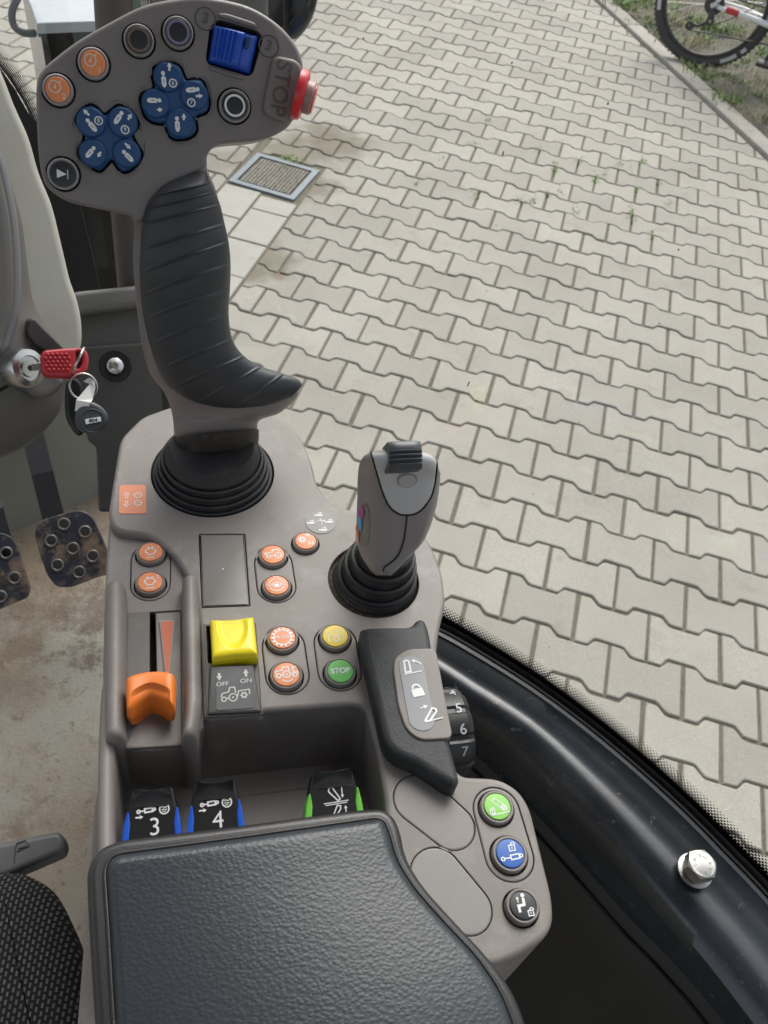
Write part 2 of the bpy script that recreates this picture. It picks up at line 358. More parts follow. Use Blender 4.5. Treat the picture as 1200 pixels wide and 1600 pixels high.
KA=np.array([-.465,4.786]);KB=np.array([.667,2.78]);kd=nrm(KB-KA);kn=np.array([-kd[1],kd[0]])  # kn towards the verge
if np.dot(kn,[1,0])<0:kn=-kn
V=[];Fc=[]
def stone(poly,tilt=.0003,bw=.004,hz=0):
    if len(poly)<3 or abs(area(poly))<.0012:return
    if area(poly)<0:poly=poly[::-1]
    c=np.mean(poly,0);z0=hz+rng.normal(0,.0008);tx,ty=rng.normal(0,tilt/.1,2)*.12
    base=len(V);n=len(poly)
    for ring,(ins,dz) in enumerate(((0,-.03),(0,-.0045),(bw*.45,-.0012),(bw,0))):
        for q in (inset(poly,ins) if ins else poly):
            V.append(PV(q[0],q[1],z0+dz+tx*(q[0]-c[0])+ty*(q[1]-c[1])))
    for r in range(3):
        for j in range(n):
            jj=(j+1)%n;Fc.append([base+r*n+j,base+r*n+jj,base+(r+1)*n+jj,base+(r+1)*n+j])
    Fc.append([base+3*n+j for j in range(n)])
SX0,SX1,SY1=-1.735,-1.395,1.50
gj=.0045
H,Wq=.0825-.0027,.0605-.0027
for r in range(-50,17):
    y=-r*.143
    for k in range(-30,10):
        x0=k*.2+(.1 if r%2 else 0)
        if x0>2.0 or x0<-5.6:continue
        g_=.0034+abs(rng.normal(0,.0006));j=rng.normal(0,.0009,2);A_=.0128
        bt=[(gj,-A_),(.035,-A_),(.041,-A_*.8),(.055,A_*.8),(.061,A_),(.130,A_),(.138,A_*.75),(.156,-A_*.75),(.165,-A_),(.2-gj,-A_)]
        tp=[(gj,A_),(.030,A_),(.038,A_*.75),(.056,-A_*.75),(.065,-A_),(.135,-A_),(.141,-A_*.8),(.155,A_*.8),(.161,A_),(.2-gj,A_)]
        poly=[(x0+a+j[0],y-.0715+h+g_+j[1]) for a,h in bt]+[(x0+a+j[0],y+.0715+h-g_+j[1]) for a,h in tp[::-1]]
        poly=[(q[0]+e[0],q[1]+e[1]) for q,e in zip(poly,rng.normal(0,.0006,(len(poly),2)))]
        if max(np.dot(np.array(q)-KA,kn) for q in poly)>-.006: poly=clip(poly,KA,kn,-.008)
        if len(poly)<3:continue
        if y<SY1+.1:
            ys=[q[1] for q in poly];xx=[q[0] for q in poly]
            if min(ys)<SY1 and max(xx)>SX0 and min(xx)<SX1:
                cxm=sum(xx)/len(xx)
                if max(ys)>SY1+.03 and .5*(max(ys)+min(ys))>SY1-.02 and cxm<SX1 and cxm>SX0: poly=clip(poly,np.array([0,SY1]),np.array([0,-1.]),0)
                elif cxm>-1.565: poly=clip(poly,np.array([SX1,0]),np.array([-1.,0]),-.004)
                else: poly=clip(poly,np.array([SX0,0]),np.array([1.,0]),-.004)
        stone(poly)
mesh('paving',V,Fc,PAVM,kind='structure',smooth=0)
# gutter slabs leading up to the drain
V=[];Fc=[]
sl=.245
for col,(xa,xb,off) in enumerate(((-1.565,-1.398,.782),(-1.732,-1.568,.922))):
    for k in range(-16,4):
        ya=off+k*sl+.003;yb=off+(k+1)*sl-.003
        if col==0: yb=min(yb,1.142)
        else: yb=min(yb,1.195)
        if yb-ya<.05:continue
        stone([(xa+.003,ya),(xb-.003,ya),(xb-.003,yb),(xa+.003,yb)],bw=.003)
mesh('gutter_slabs',V,Fc,SLABM,kind='structure',smooth=0)
# base sheets
def sheet(name,poly,z,m,**k): return mesh(name,[PV(a,c_,z) for a,c_ in poly],[list(range(len(poly)))],m,smooth=0,**k)
sheet('ground',[(-60,-60),(60,-60),(60,80),(-60,80)],-.05,SOIL,kind='structure')
far=[tuple(KA-kd*3.2+kn*.0),tuple(KB+kd*5.5+kn*.0),(-6.2,-2.6),(-6.2,7.6)]
sheet('joint_fill',far,-.0070,JOINT,kind='structure')
# verge: uneven soil behind the kerb
nu,nv=150,90;V=[];Fc=[]
for i in range(nu):
    for j in range(nv):
        s=-4+9*i/(nu-1);w=.115+4.5*(j/(nv-1))**1.6;p=KA+kd*s+kn*w
        z=.0+.012*math.sin(s*5+w*3)+.010*math.sin(s*17+w*11)+rng.normal(0,.004)*(1 if j else 0)+(.014*min(1,w/.3))
        V.append(PV(p[0],p[1],z if j else -.02))
for i in range(nu-1):
    for j in range(nv-1):
        a=i*nv+j;Fc.append([a,a+nv,a+nv+1,a+1])
me=D.meshes.new('verge');me.from_pydata([tuple(map(float,v)) for v in V],[],Fc)
bm=bmesh.new();bm.from_mesh(me);bmesh.ops.recalc_face_normals(bm,faces=bm.faces)
if sum(f.normal.z for f in bm.faces)<0:bmesh.ops.reverse_faces(bm,faces=bm.faces)
bm.to_mesh(me);bm.free();fin('verge_soil',me,SOIL,kind='structure')
# kerb stones
K=[]
s=-4.37+.0
j0=np.dot(np.array([.278,3.5])-KA,kd)
for i in range(-5,7):
    a=j0+i*1.0+.004;e=j0+(i+1)*1.0-.004;p=KA+kd*(a+e)/2+kn*.062
    w=PV(p[0],p[1],-.05+rng.normal(0,.0015));dx=PV(*(KA+kd),0)-PV(*KA,0);ang=math.atan2(dx[1],dx[0])+rng.normal(0,.001)
    K.append(box_me(w,e-a,.112,.136,.006,Matrix.Rotation(ang,4,'Z')))
fin('kerb',join(K),KERBM,kind='structure')
# foliage
def leafmat(n,c):
    m,(N_,L_,b_,tc_,noise_,ramp_,mix_)=mat(n,c,.6)
    g=N_.new('ShaderNodeNewGeometry');x=mix_(g.outputs['Random Per Island'],tuple(q*.55 for q in c),tuple(min(1,q*1.5) for q in c));L_.new(x,b_.inputs['Base Color'])
    b_.inputs['Subsurface Weight'].default_value=0
    return m
LEAF=leafmat('weed_leaf',(.14,.22,.045));DRY=leafmat('dry_grass',(.40,.33,.19))
def blade(V,Fc,p,h,w,lean,az):
    d=np.array([math.cos(az),math.sin(az),0]);sd=np.array([-d[1],d[0],0])*w/2;b0=len(V)
    for t in (0,.5,1):
        c=np.array(p)+d*lean*t*t*h+np.array([0,0,h*t*(1-.25*lean*t)])
        if t<1:V.append(c-sd*(1-t*.4));V.append(c+sd*(1-t*.4))
        else:V.append(c)
    Fc.append([b0,b0+1,b0+3,b0+2]);Fc.append([b0+2,b0+3,b0+4])
V=[];Fc=[];V2=[];F2=[]
cl=[]
for k in range(760):
    s_=rng.uniform(-2.2,4.0);w=.14+rng.uniform(0,1)**1.3*2.6;p=KA+kd*s_+kn*w;cl.append((p,rng.uniform(.03,.12)))
for p,r in cl:
    dry=rng.random()<.42
    for q in range(int(40*r/.07)):
        o=rng.normal(0,r*.6,2);g=PV(p[0]+o[0],p[1]+o[1],.012)
        blade(*((V2,F2) if dry else (V,Fc)),g,rng.uniform(.015,.07)*(1.3 if dry else 1),rng.uniform(.004,.012) if not dry else .003,rng.uniform(.2,1.3),rng.uniform(0,2*PI))
mesh('verge_weeds',V,Fc,LEAF,kind='stuff',smooth=0,label='low green weeds growing in the soil verge around the bicycle wheel')
mesh('dry_grass',V2,F2,DRY,kind='stuff',smooth=0,label='dry straw coloured grass tufts in the soil verge behind the kerb')
# small stones on the verge
V=[];Fc=[]
for k in range(5000):
    s_=rng.uniform(-2.2,4.0);w=.13+rng.uniform(0,1)*2.6;p=KA+kd*s_+kn*w;g=PV(p[0],p[1],.016);r=rng.uniform(.004,.014);b0=len(V)
    q=rng.uniform(.6,1.2,(6,));dirs=[(1,0,0),(0,1,0),(-1,0,0),(0,-1,0),(0,0,.7),(0,0,-.7)];az=rng.uniform(0,6);ca,sa=math.cos(az),math.sin(az)
    for d_,f in zip(dirs,q):V.append(g+r*f*np.array([d_[0]*ca-d_[1]*sa,d_[0]*sa+d_[1]*ca,d_[2]]))
    for a,c_ in ((0,1),(1,2),(2,3),(3,0)):Fc.append([b0+a,b0+c_,b0+4]);Fc.append([b0+c_,b0+a,b0+5])
PEB,(N,Lk,b,tc,noise,ramp,mix)=mat('verge_pebbles',(.2,.19,.175),.85)
geo=N.new('ShaderNodeNewGeometry');Lk.new(mix(geo.outputs['Random Per Island'],(.10,.10,.10),(.42,.40,.37)),b.inputs['Base Color'])
mesh('gravel',V,Fc,PEB,kind='stuff',smooth=0,label='loose grey gravel scattered over the verge soil')
# weeds in paving joints
V=[];Fc=[]
wp=[(95,300),(105,490),(345,320),(400,395),(490,365),(553,425),(370,490),(270,515),(708,470),(795,445),(727,365),(688,580),(590,410),(480,555),(318,515),(825,525),(415,480),(150,210),(405,375),(690,555),(555,440),(640,380),(765,640)]
wl=[(x/2.4+700,y/2.4+100,1) for x,y in wp]+[(455,250,2),(445,247,2),(465,252,2),(688,250,.5),(650,290,.6),(985,262,.6)]
for x,y,s_ in wl:
    c=Z(x,y,0)
    for q in range(int(34*s_)):
        o=rng.normal(0,1,2)*(.010,.026);q_=PV(0,0,0);dx=PV(1,0,0)-q_;dy=PV(0,1,0)-q_
        g=c+dx*o[0]+dy*o[1];g[2]=-.008
        blade(V,Fc,g,rng.uniform(.008,.022),rng.uniform(.004,.009),rng.uniform(.3,1.5),rng.uniform(0,6.28))
mesh('joint_weeds',V,Fc,LEAF,kind='stuff',smooth=0,label='small green weeds sprouting from the joints between pavers')
# drain
c=PV(-1.567,1.329,0);a=PV(-1.567+1,1.329-.06,0)-c;fr=Fr(c,(0,0,1),up=np.cross((0,0,1),nrm(a)))
t=thing('drain_grate','galvanised square drain grate set in the grey paving','drain',c)
sq=lambda r:[(-r,-r),(r,-r),(r,r),(-r,r)]
plate('frame',[rnd(sq(.152),.006),rnd(sq(.125),.003)],fr,.003,-.03,GALV,t,b=.0015)
ms=[]
for k in range(-7,8):
    ms.append(box_me((k*.0152,0,-.010),.003,.232,.022));
    ms.append(box_me((0,k*.0152,-.0085),.232,.0042,.019))
me=join(ms);me.transform(fr.M(0));fin('grid',me,M('grate_dull',(.30,.28,.24),.6,metal=.3,dust=((.1,.08,.05),60,.5,.7)),t,smooth=0)
plate('sump',sq(.1185),fr,-.031,-.034,M('drain_dark',(.05,.045,.038),.9),t,b=0)
# ---------------------------------------------------------------- bicycle
BT=M('tyre',(.028,.028,.030),.7,bump=(300,.3));BS=M('bike_alloy',(.55,.55,.56),.35,metal=.8);BW=M('bike_white',(.78,.78,.78),.3);BR=M('bike_red',(.50,.02,.03),.35);BK=M('bike_black',(.02,.02,.022),.45)
LET=M('tyre_letters',(.5,.5,.5),.6)
bb=np.array([.235,3.915]);ba=math.radians(-10);bd=np.array([math.cos(ba),math.sin(ba)]);bn=np.array([-bd[1],bd[0]])
def BP(x,y,z):                            # bike coordinates: x forward, y left side (away from the camera), z up
    q=bb+bd*x+bn*y;return PV(q[0],q[1],z)
BZ=.012;RW=.352
t=thing('bicycle','white and red mountain bicycle standing on the weedy verge behind the kerb','bicycle',BP(.5,0,BZ))
def ring(name,cx,cz,R,r,m,parent,n=72,k=12,rz=None,y=0):
    G=[]
    for i in range(n+1):
        th=2*PI*i/n
        G.append([BP(cx+(R+r*math.cos(q))*math.cos(th),y+(rz or r)*math.sin(q),cz+(R+r*math.cos(q))*math.sin(th)) for q in [2*PI*j/k for j in range(k)]])
    return grid(name,G,m,parent)
def wheel(cx,nm):
    cz=BZ+RW
    ty=ring('tyre',cx,cz,RW-.027,.027,BT,t)
    ms=[]
    for i in range(76):
        for sd in (-1,1):
            th=2*PI*(i+(.5 if sd>0 else 0))/76;rr_=RW-.002
            mm=box_me((0,0,0),.012,.016,.008);mm.transform(Matrix.Translation((rr_,sd*.012,0))@Matrix.Rotation(0,4,'X'))
            mm.transform(Matrix.Rotation(-th,4,'Y'));ms.append(mm)
    me=join(ms)
    for v in me.vertices:
        p=BP(cx+v.co.x,v.co.y,cz+v.co.z);v.co=tuple(p)
    fin('tread',me,BT,ty,smooth=0)
    ms=[]
    for a0,a1 in ((186,200),(-62,-45),(-40,-34),(-8,10)):
        Gl=[[BP(cx+rr_*math.cos(math.radians(q)),-yy,cz+rr_*math.sin(math.radians(q))) for rr_,yy in ((RW-.040,.0262),(RW-.028,.0283),(RW-.018,.0262))] for q in np.linspace(a0,a1,12)]
        grid('sidewall_print',Gl,LET,ty,close_u=False)
    rm=ring('rim',cx,cz,RW-.060,.011,BK,t,rz=.012)
    ms=[]
    for i in range(28):
        th=2*PI*i/28;th2=th+(.35 if i%2 else -.35);sy=.028 if i%4<2 else -.028
        G=tube_g([BP(cx+.022*math.cos(th2),sy,cz+.022*math.sin(th2)),BP(cx+(RW-.065)*math.cos(th),0,cz+(RW-.065)*math.sin(th))],.0011,5)
        o=grid('x',G,BS);ms.append(o.data.copy());dd=o.data;D.objects.remove(o);D.meshes.remove(dd)
    me=join(ms);me.materials.clear();fin('spokes',me,BS,t)
    tube('hub',[BP(cx,-.05,cz),BP(cx,.05,cz)],.02,BK,t,n=16)
    return cz
cz=wheel(0,'r');wheel(1.08,'f')
BBx,BBz=.435,cz-.035
def disc_y(name,cx,cz_,r,y0,y1,m,parent=t,n=36,teeth=0):
    G=[]
    for y,q in ((y0,.01),(y0,r),(y1,r),(y1,.01)):
        G.append([BP(cx+(q+(teeth if (j%2 and q==r) else 0))*math.cos(2*PI*j/n),y,cz_+(q+(teeth if (j%2 and q==r) else 0))*math.sin(2*PI*j/n)) for j in range(n)])
    return grid(name,G,m,parent,smooth=30)
disc_y('cassette',0,cz,.055,-.052,-.030,BK,teeth=.003,n=48)
disc_y('chainring',BBx,BBz,.082,-.052,-.047,BK,teeth=.003,n=64)
tube('chainstay',[BP(0,-.062,cz),BP(.05,-.062,cz-.008),BP(.16,-.056,cz-.01),BP(.40,-.035,BBz)],[.012,.013,.015,.017],BW,t,n=12)
tube('chainstay',[BP(0,.062,cz),BP(.05,.062,cz-.008),BP(.16,.056,cz-.01),BP(.40,.035,BBz)],[.012,.013,.015,.017],BW,t,n=12)
tube('chainstay_band',[BP(.075,-.0625,cz-.006),BP(.15,-.059,cz-.0085)],.0178,BR,t,n=14)
for sy in (-1,1): tube('seatstay',[BP(-.002,sy*.062,cz),BP(.10,sy*.056,cz+.16),BP(.24,sy*.028,cz+.44)],.0105,BW,t,n=10)
tube('seat_tube',[BP(BBx,0,BBz),BP(.27,0,cz+.52)],.017,BW,t,n=14)
tube('down_tube',[BP(BBx,0,BBz),BP(.92,0,cz+.40)],.022,BW,t,n=14)
tube('top_tube',[BP(.28,0,cz+.46),BP(.90,0,cz+.50)],.018,BR,t,n=14)
tube('head_tube',[BP(.93,0,cz+.38),BP(.89,0,cz+.53)],.022,BW,t,n=14)
for sy in (-1,1): tube('fork',[BP(.92,sy*.055,cz+.40),BP(1.08,sy*.055,cz)],.016,BK,t,n=12)
tube('handlebar',[BP(.87,-.33,cz+.60),BP(.90,-.1,cz+.58),BP(.90,.1,cz+.58),BP(.87,.33,cz+.60)],.014,BK,t,n=12)
tube('stem',[BP(.89,0,cz+.53),BP(.90,0,cz+.58)],.016,BK,t,n=12)
tube('seat_post',[BP(.27,0,cz+.52),BP(.245,0,cz+.62)],.014,BK,t,n=12)
me=box_me((0,0,0),.26,.13,.045,.02);[setattr(v,'co',Vector(tuple(BP(.24+v.co.x,v.co.y*(1-.6*max(0,v.co.x/.13)),cz+.64+v.co.z)))) for v in me.vertices];fin('saddle',me,BK,t)
tube('dropout',[BP(-.012,-.062,cz-.012),BP(.02,-.063,cz+.012)],.019,BS,t,n=10)
# derailleur hanging under the cassette, cage swung back
tube('derailleur',[BP(.004,-.072,cz-.02),BP(.010,-.080,cz-.065)],[.015,.022],BK,t,n=12)
dc=tube('derailleur_cage',[BP(.008,-.078,cz-.085),BP(-.045,-.074,cz-.122),BP(-.092,-.074,cz-.125)],[.010,.007,.012],BK,t,n=8)
disc_y('jockey_wheel',-.092,cz-.132,.024,-.080,-.070,BK,teeth=.003,n=22)
disc_y('jockey_wheel',.012,cz-.082,.022,-.082,-.070,BK,teeth=.003,n=22)
tube('chain',[BP(-.092,-.075,cz-.155),BP(BBx-.01,-.05,BBz-.083)],.0042,BK,t,n=6)
tube('chain',[BP(.0,-.045,cz+.055),BP(BBx,-.05,BBz+.083)],.0042,BK,t,n=6)
tube('cable',[BP(.30,-.03,cz+.10),BP(.12,-.066,cz-.045),BP(.03,-.07,cz-.1),BP(-.0,-.078,cz-.05)],.0026,BK,t,n=6)
tube('crank',[BP(BBx,-.07,BBz),BP(BBx-.035,-.085,BBz-.165)],[.016,.012],BK,t,n=10)
tube('crank',[BP(BBx,.07,BBz),BP(BBx+.035,.085,BBz+.165)],[.016,.012],BK,t,n=10)
me=box_me((0,0,0),.09,.09,.022,.006);[setattr(v,'co',Vector(tuple(BP(BBx-.035+v.co.x,-.135+v.co.y,BBz-.165+v.co.z)))) for v in me.vertices];fin('pedal',me,BK,t)
me=box_me((0,0,0),.09,.09,.022,.006);[setattr(v,'co',Vector(tuple(BP(BBx+.035+v.co.x,.135+v.co.y,BBz+.165+v.co.z)))) for v in me.vertices];fin('pedal',me,BK,t)
# ================================================================== CONSOLE
ZC=1.47
con=Fr(Z(430,950,ZC),(0,0,1))
CT=thing('control_console','grey plastic control console with coloured push buttons beside the armrest pad','console',con.P(0,0,-.08))
def U(pts,h=0): return con.uvs(pts,h)
GAPR=.0008
MMPX=lambda x,y,r: abs(con.uv(x+r,y)[0]-con.uv(x,y)[0])
bellA=U([(333,737)])[0];rA=(con.uv(430,740)[0]-con.uv(237,740)[0])/2
bellB=U([(584,906)])[0];rB=(con.uv(655,908)[0]-con.uv(513,908)[0])/2
# --- button geometry ------------------------------------------------
def inset_hole(c,r): return circ(c[0],c[1],r+GAPR,40)
def button(parent,fr,c,r,facem,gl=None,face_r=.8,h=.0026,rot=0,label=None,capm=GREY2,gsc=1.0,dome=.0006,symm=WHITE,sunk=0,fr_off=(0,0)):
    """push button: rubber cap ring, printed face, symbol"""
    u,v=c
    o=lathe('button',fr,u,v,[(r,-.006),(r,h-.0009),(r*.97,h-.0003),(r*.93,h),(r*face_r+.0005,h),(r*face_r+.0001,h-.0005),(1e-6,h-.0005)],capm,parent,label=label,n=48)
    f=lathe('face',fr,u,v,[(r*face_r-.0001,h-.0009),(r*face_r-.0001,h+.0001),(r*face_r*.94,h+.0004),(r*face_r*.7,h+.0004+dome*.3),(1e-6,h+.0004+dome*.3)],facem,o,n=48)
    if gl:
        s=Sym(fr,u,v,h+.0005+dome*.3,r*face_r*gsc,rot); gl(s); s.build(symm,o)
    return o
# glyphs (unit = face radius)
def g_engine(n):
    def f(s):
        s.L([(-.32,.42),(-.12,.42),(-.12,.30),(.12,.30),(.12,.42),(.32,.42)],.09).L([(-.12,.30),(-.42,.12),(-.42,-.12),(-.3,-.12),(-.22,-.34),(.22,-.34),(.3,-.12),(.42,-.12),(.42,.12),(.12,.30)],.09)
        s.T(n,.62,.42,.42).T('n/min',0,-.66,.34)
    return f
def g_tractor_front(s):
    s.C(-.38,-.25,.17,.09).C(.45,-.18,.27,.09).Dk(.45,-.18,.07).L([(-.6,-.05),(-.55,.12),(-.05,.18),(.02,.45),(.5,.45),(.58,.1)],.09).L([(-.2,-.25),(.16,-.22)],.08).L([(-.75,.2),(-.62,.05),(-.72,-.1)],.07)
def g_lock_circ(s):
    s.C(0,0,.62,.08,a0=20,a1=75).C(0,0,.62,.08,a0=105,a1=160).C(0,0,.62,.08,a0=200,a1=340).Pg([(-.2,-.26),(.2,-.26),(.2,.08),(-.2,.08)]).C(0,.1,.15,.09,a0=0,a1=180,n=10)
    s.L([(-.85,.1),(-.35,.1)],.06).L([(-.85,-.08),(-.35,-.08)],.06).L([(.35,.1),(.85,.1)],.06).L([(.35,-.08),(.85,-.08)],.06).L([(-.12,.9),(-.12,.62)],.06).L([(.12,.9),(.12,.62)],.06)
    s.L([(-.32,.26),(-.32,-.22)],.06).L([(.32,.26),(.32,-.22)],.06)
def g_gears_n(s):
    s.C(-.32,.12,.2,.14);
    for k in range(10):
        a=k*PI/5;s.L([(-.32+.26*math.cos(a),.12+.26*math.sin(a)),(-.32+.42*math.cos(a),.12+.42*math.sin(a))],.09)
    s.C(.25,.62,.11,.1)
    for k in range(8):
        a=k*PI/4;s.L([(.25+.15*math.cos(a),.62+.15*math.sin(a)),(.25+.27*math.cos(a),.62+.27*math.sin(a))],.07)
    s.T('N',.45,-.4,.62)
def g_mode(s):
    s.C(0,0,.66,.09)
    for k in range(14):
        a=2*PI*k/14;s.L([(.68*math.cos(a),.68*math.sin(a)),(.88*math.cos(a),.88*math.sin(a))],.15)
    s.T('MODE',0,0,.40,bold=0)
def g_tractor_side(s):
    s.C(-.58,-.12,.17,.1).C(.02,-.04,.27,.1).Dk(.02,-.04,.09).L([(-.8,.1),(-.72,.28),(-.3,.32),(-.22,.58),(.18,.58),(.22,.25)],.1).L([(-.4,-.1),(-.27,-.06)],.08).L([(.3,.02),(.5,.02)],.07)
    s.L([(.78,.52),(.5,.52),(.55,.1),(.84,.1),(.84,-.1)],.1).C(.62,-.14,.15,.09).C(.05,-.2,.45,.09,a0=215,a1=325,n=12)
def g_auto(s):
    s.T('AUTO',0,.34,.52);s.C(.06,-.34,.2,.13)
    for k in range(8):
        a=k*PI/4+.2;s.L([(.06+.24*math.cos(a),-.34+.24*math.sin(a)),(.06+.36*math.cos(a),-.34+.36*math.sin(a))],.1)
    s.L([(-.55,-.62),(-.55,.0),(.62,.0),(.62,-.5)],.1)
def g_stop(s): s.T('STOP',0,-.02,.62,bold=.03)
def padlock(s,x,y,k,op=False):
    s.Rc(x-.2*k,y-.28*k,x+.2*k,y+.1*k,.08*k).C(x+(.12*k if op else 0),y+.12*k,.16*k,.08*k,a0=0,a1=190,n=10).L([(x,y-.16*k),(x,y)],.07*k)
def g_arm_green(s):
    s.L([(-.62,-.62),(.8,-.5)],.07).L([(-.1,.62),(-.32,.45),(-.2,.25),(.35,-.3)],.07).L([(-.1,.62),(.58,-.02)],.07).C(.45,-.16,.2,.08).C(.45,-.16,.08,.07); padlock(s,-.5,-.3,.8,True)
def cyl(s,x,y,k,rot=0,w=.07,rod=.5):
    c,q=math.cos(rot),math.sin(rot);t=lambda a,b:(x+(a*c-b*q)*k,y+(a*q+b*c)*k)
    s.L([t(.0,-.15),t(.62,-.15),t(.62,.15),t(0,.15)],w,True).L([t(0,0),t(-rod+.1,0)],w*.9).C(*t(-rod,0),.12*k,w*.9,n=12).C(*t(.76,0),.1*k,w*.9,n=12)
def g_cyl_lock(s): cyl(s,-.05,-.3,1.0,.05,.09,.58); padlock(s,.2,.42,1.0,True)
def g_seat(s):
    s.Dk(.12,.68,.15);s.L([(.12,.5),(.08,.02),(-.36,.0),(-.36,-.46)],.2);s.A(-.32,.22,-.32,.66,.07,.2);padlock(s,.42,-.52,.95,True)
# --- main deck: outline traced, one polygon with the bay cut out -----
deck=[(168,806),(182,716),(188,684),(222,650),(268,634),(330,626),(400,644),(440,652),(470,680),(488,724),(494,754),(514,784),(552,797),(600,802),(645,812),(674,850),(691,893),(697,940),(686,985),(680,1040),(692,1110),(714,1212),(780,1215),(812,1234),(829,1262),(864,1405),(865,1445),(848,1470),(800,1499),(756,1512),(620,1500),(598,1330),(604,1262),(590,1180),(571,1106),(548,1101),(410,1112),(404,1119),(326,1124),(318,1119),(313,990),(302,918),(272,866),(234,836),(180,830)]
dk=rnd(U(deck),.006)
holes=[circ(*bellA,rA,72),circ(*bellB,rB,72)]
def pill(a,b,ra,rb=None): return capsule(U([a])[0],U([b])[0],MMPX(a[0],a[1],ra),MMPX(b[0],b[1],rb or ra))
P_mid=pill((427,880),(432,917),30,31);P_mode=pill((443,1010),(449,1055),34,35);P_auto=pill((524,1005),(531,1049),34,35)
P_right=pill((776,1266),(796,1338),37,39)
P_cA=pill((654,1248),(706,1292),40,37);P_cB=pill((682,1366),(731,1421),42,39)
P_cov=rnd(U([(310,834),(383,834),(391,947),(315,950)]),.0008)
P_rock=rnd(U([(317,975),(400,973),(410,1118),(322,1123)]),.0006)
sN=U([(477,850)])[0];rN=MMPX(477,850,20);sS=U([(814,1419)])[0];rS=MMPX(814,1419,26)
P_rocki=rnd(U([(318,976),(399,974),(408,1106),(324,1110)]),.0006)
for p in (P_mid,P_mode,P_auto,P_right,P_cA,P_cB,P_cov,P_rocki): holes.append(p)
holes+= [inset_hole(sN,rN),inset_hole(sS,rS)]
plate('deck',[dk]+holes,con,0,-.082,GREY,CT,b=.0026,res=4)
# lower left tray with the engine speed buttons (5 mm lower)
low=[(170,812),(240,820),(290,860),(325,920),(326,1000),(326,1123),(296,1166),(240,1172),(180,1170),(160,1060),(163,930)]
P_rpm=capsule(U([(236,874)],-.005)[0],U([(235,914)],-.005)[0],MMPX(236,872,32),MMPX(235,914,32))
hs=lambda pts:con.uvs(pts,-.005)
slot=rnd(hs([(234,958),(243,958),(245,1062),(234,1062)]),.001)
plate('tray',[rnd(hs(low),.004),P_rpm,slot],con,-.005,-.082,GREY,CT,b=.002)
sub=rnd(con.uvs([(199,957),(283,952),(285,1165),(196,1170)],-.0042),.001)
plate('lever_gate',[sub,[(u,v) for u,v in slot]],con,-.0042,-.02,M('gate_grey',(.125,.118,.112),.5,bump=(1500,.3),dust=((.2,.18,.15),60,.55,.8)),CT,b=.0005)
plate('gate_slot',slot and [rnd(hs([(230,954),(247,954),(249,1066),(230,1066)]),.001)],con,-.016,-.018,GAP,CT,b=0)
wedge=con.uvs([(249,969),(273,969),(265,1052),(258,1052)],-.0038)
plate('wedge_print',wedge,con,-.0038,-.0045,M('wedge_border',(.28,.27,.26),.5),CT,b=0)
plate('wedge_print',con.uvs([(251.5,971),(270.5,971),(263.5,1052),(259.5,1052)],-.0036),con,-.0036,-.0045,M('wedge_red',(.52,.12,.05),.5,dust=((.3,.12,.07),80,.6,.8)),CT,b=0)
# guard rails on both sides of the hand throttle, and the rounded outer rim
def rail(name,path,r0,hgt,m=GREY,fl=.9,zb=-.006):
    pts=crom(path,8,False);G=[];n=len(pts)
    for i,(x,y,r) in enumerate(pts):
        t=i/(n-1);e=min(1,math.sqrt(max(0,1-(1-min(t,1-t)/.07)**2)) if min(t,1-t)<.07 else 1)
        c=con.P(*con.uv(x,y,0),0);rr_=abs(con.uv(x+r,y)[0]-con.uv(x,y)[0])*(.35+.65*e)
        row=[]
        for k in range(15):
            a=PI*k/14;sx=np.sign(math.cos(a))*abs(math.cos(a))**fl
            row.append(c+np.array([sx*rr_,0,zb+(hgt-zb)*e*abs(math.sin(a))**.75]))
        G.append([c+np.array([rr_,0,-.05])]+row+[c+np.array([-rr_,0,-.05])])
    # end caps
    for i in (0,-1):
        cc_=sum(G[i][1:-1])/15.0
    return grid(name,G,m,CT,close_u=True,cap0=True,cap1=True)
rail('guard_rail',[(182,918,15),(181,950,17),(181,1030,17),(181,1110,17),(181,1166,16)],0,.009)
rail('guard_rail',[(297,908,13),(298,950,14),(300,1030,14),(301,1110,14),(294,1166,13)],0,.009)
rail('outer_rim',[(172,1040,6),(168,1080,11),(166,1150,13),(165,1250,14),(165,1330,14),(166,1440,14)],0,.002)
# bay in front of the armrest pad: sloping rear wall and floor
BZ_=-.046
fline=[(166,1234),(235,1226),(288,1220),(322,1214),(400,1205),(480,1196),(548,1190),(566,1200),(578,1226)]
tline=[(166,1172),(235,1168),(288,1166),(324,1128),(404,1122),(414,1116),(480,1110),(548,1105),(564,1107),(571,1114)]
fl3=[con.P(*con.uv(x,y,BZ_),BZ_) for x,y in catm(fline,4)];tl3=[con.P(*con.uv(x,y,-.004 if x>320 else -.012),-.004 if x>320 else -.012) for x,y in catm(tline,4)]
G=[]
for a_,b_ in zip(tl3,fl3):
    row=[a_+np.array([0,.002,.0005])]
    for k in range(9):
        t_=k/8;row.append(a_*(1-t_)+b_*t_+np.array([0,.0015*math.sin(PI*t_)-.0008,0]))
    row.append(b_+np.array([0,-.012,-.0006]));G.append(row)
grid('bay_wall',G,GREY,CT,close_u=False,smooth=60)
plate('bay_floor',rnd(con.uvs([(150,1240),(300,1225),(400,1214),(560,1198),(600,1240),(640,1400),(660,1620),(120,1620)],BZ_-.001),.004),con,BZ_-.001,BZ_-.006,GREY,CT,b=0)
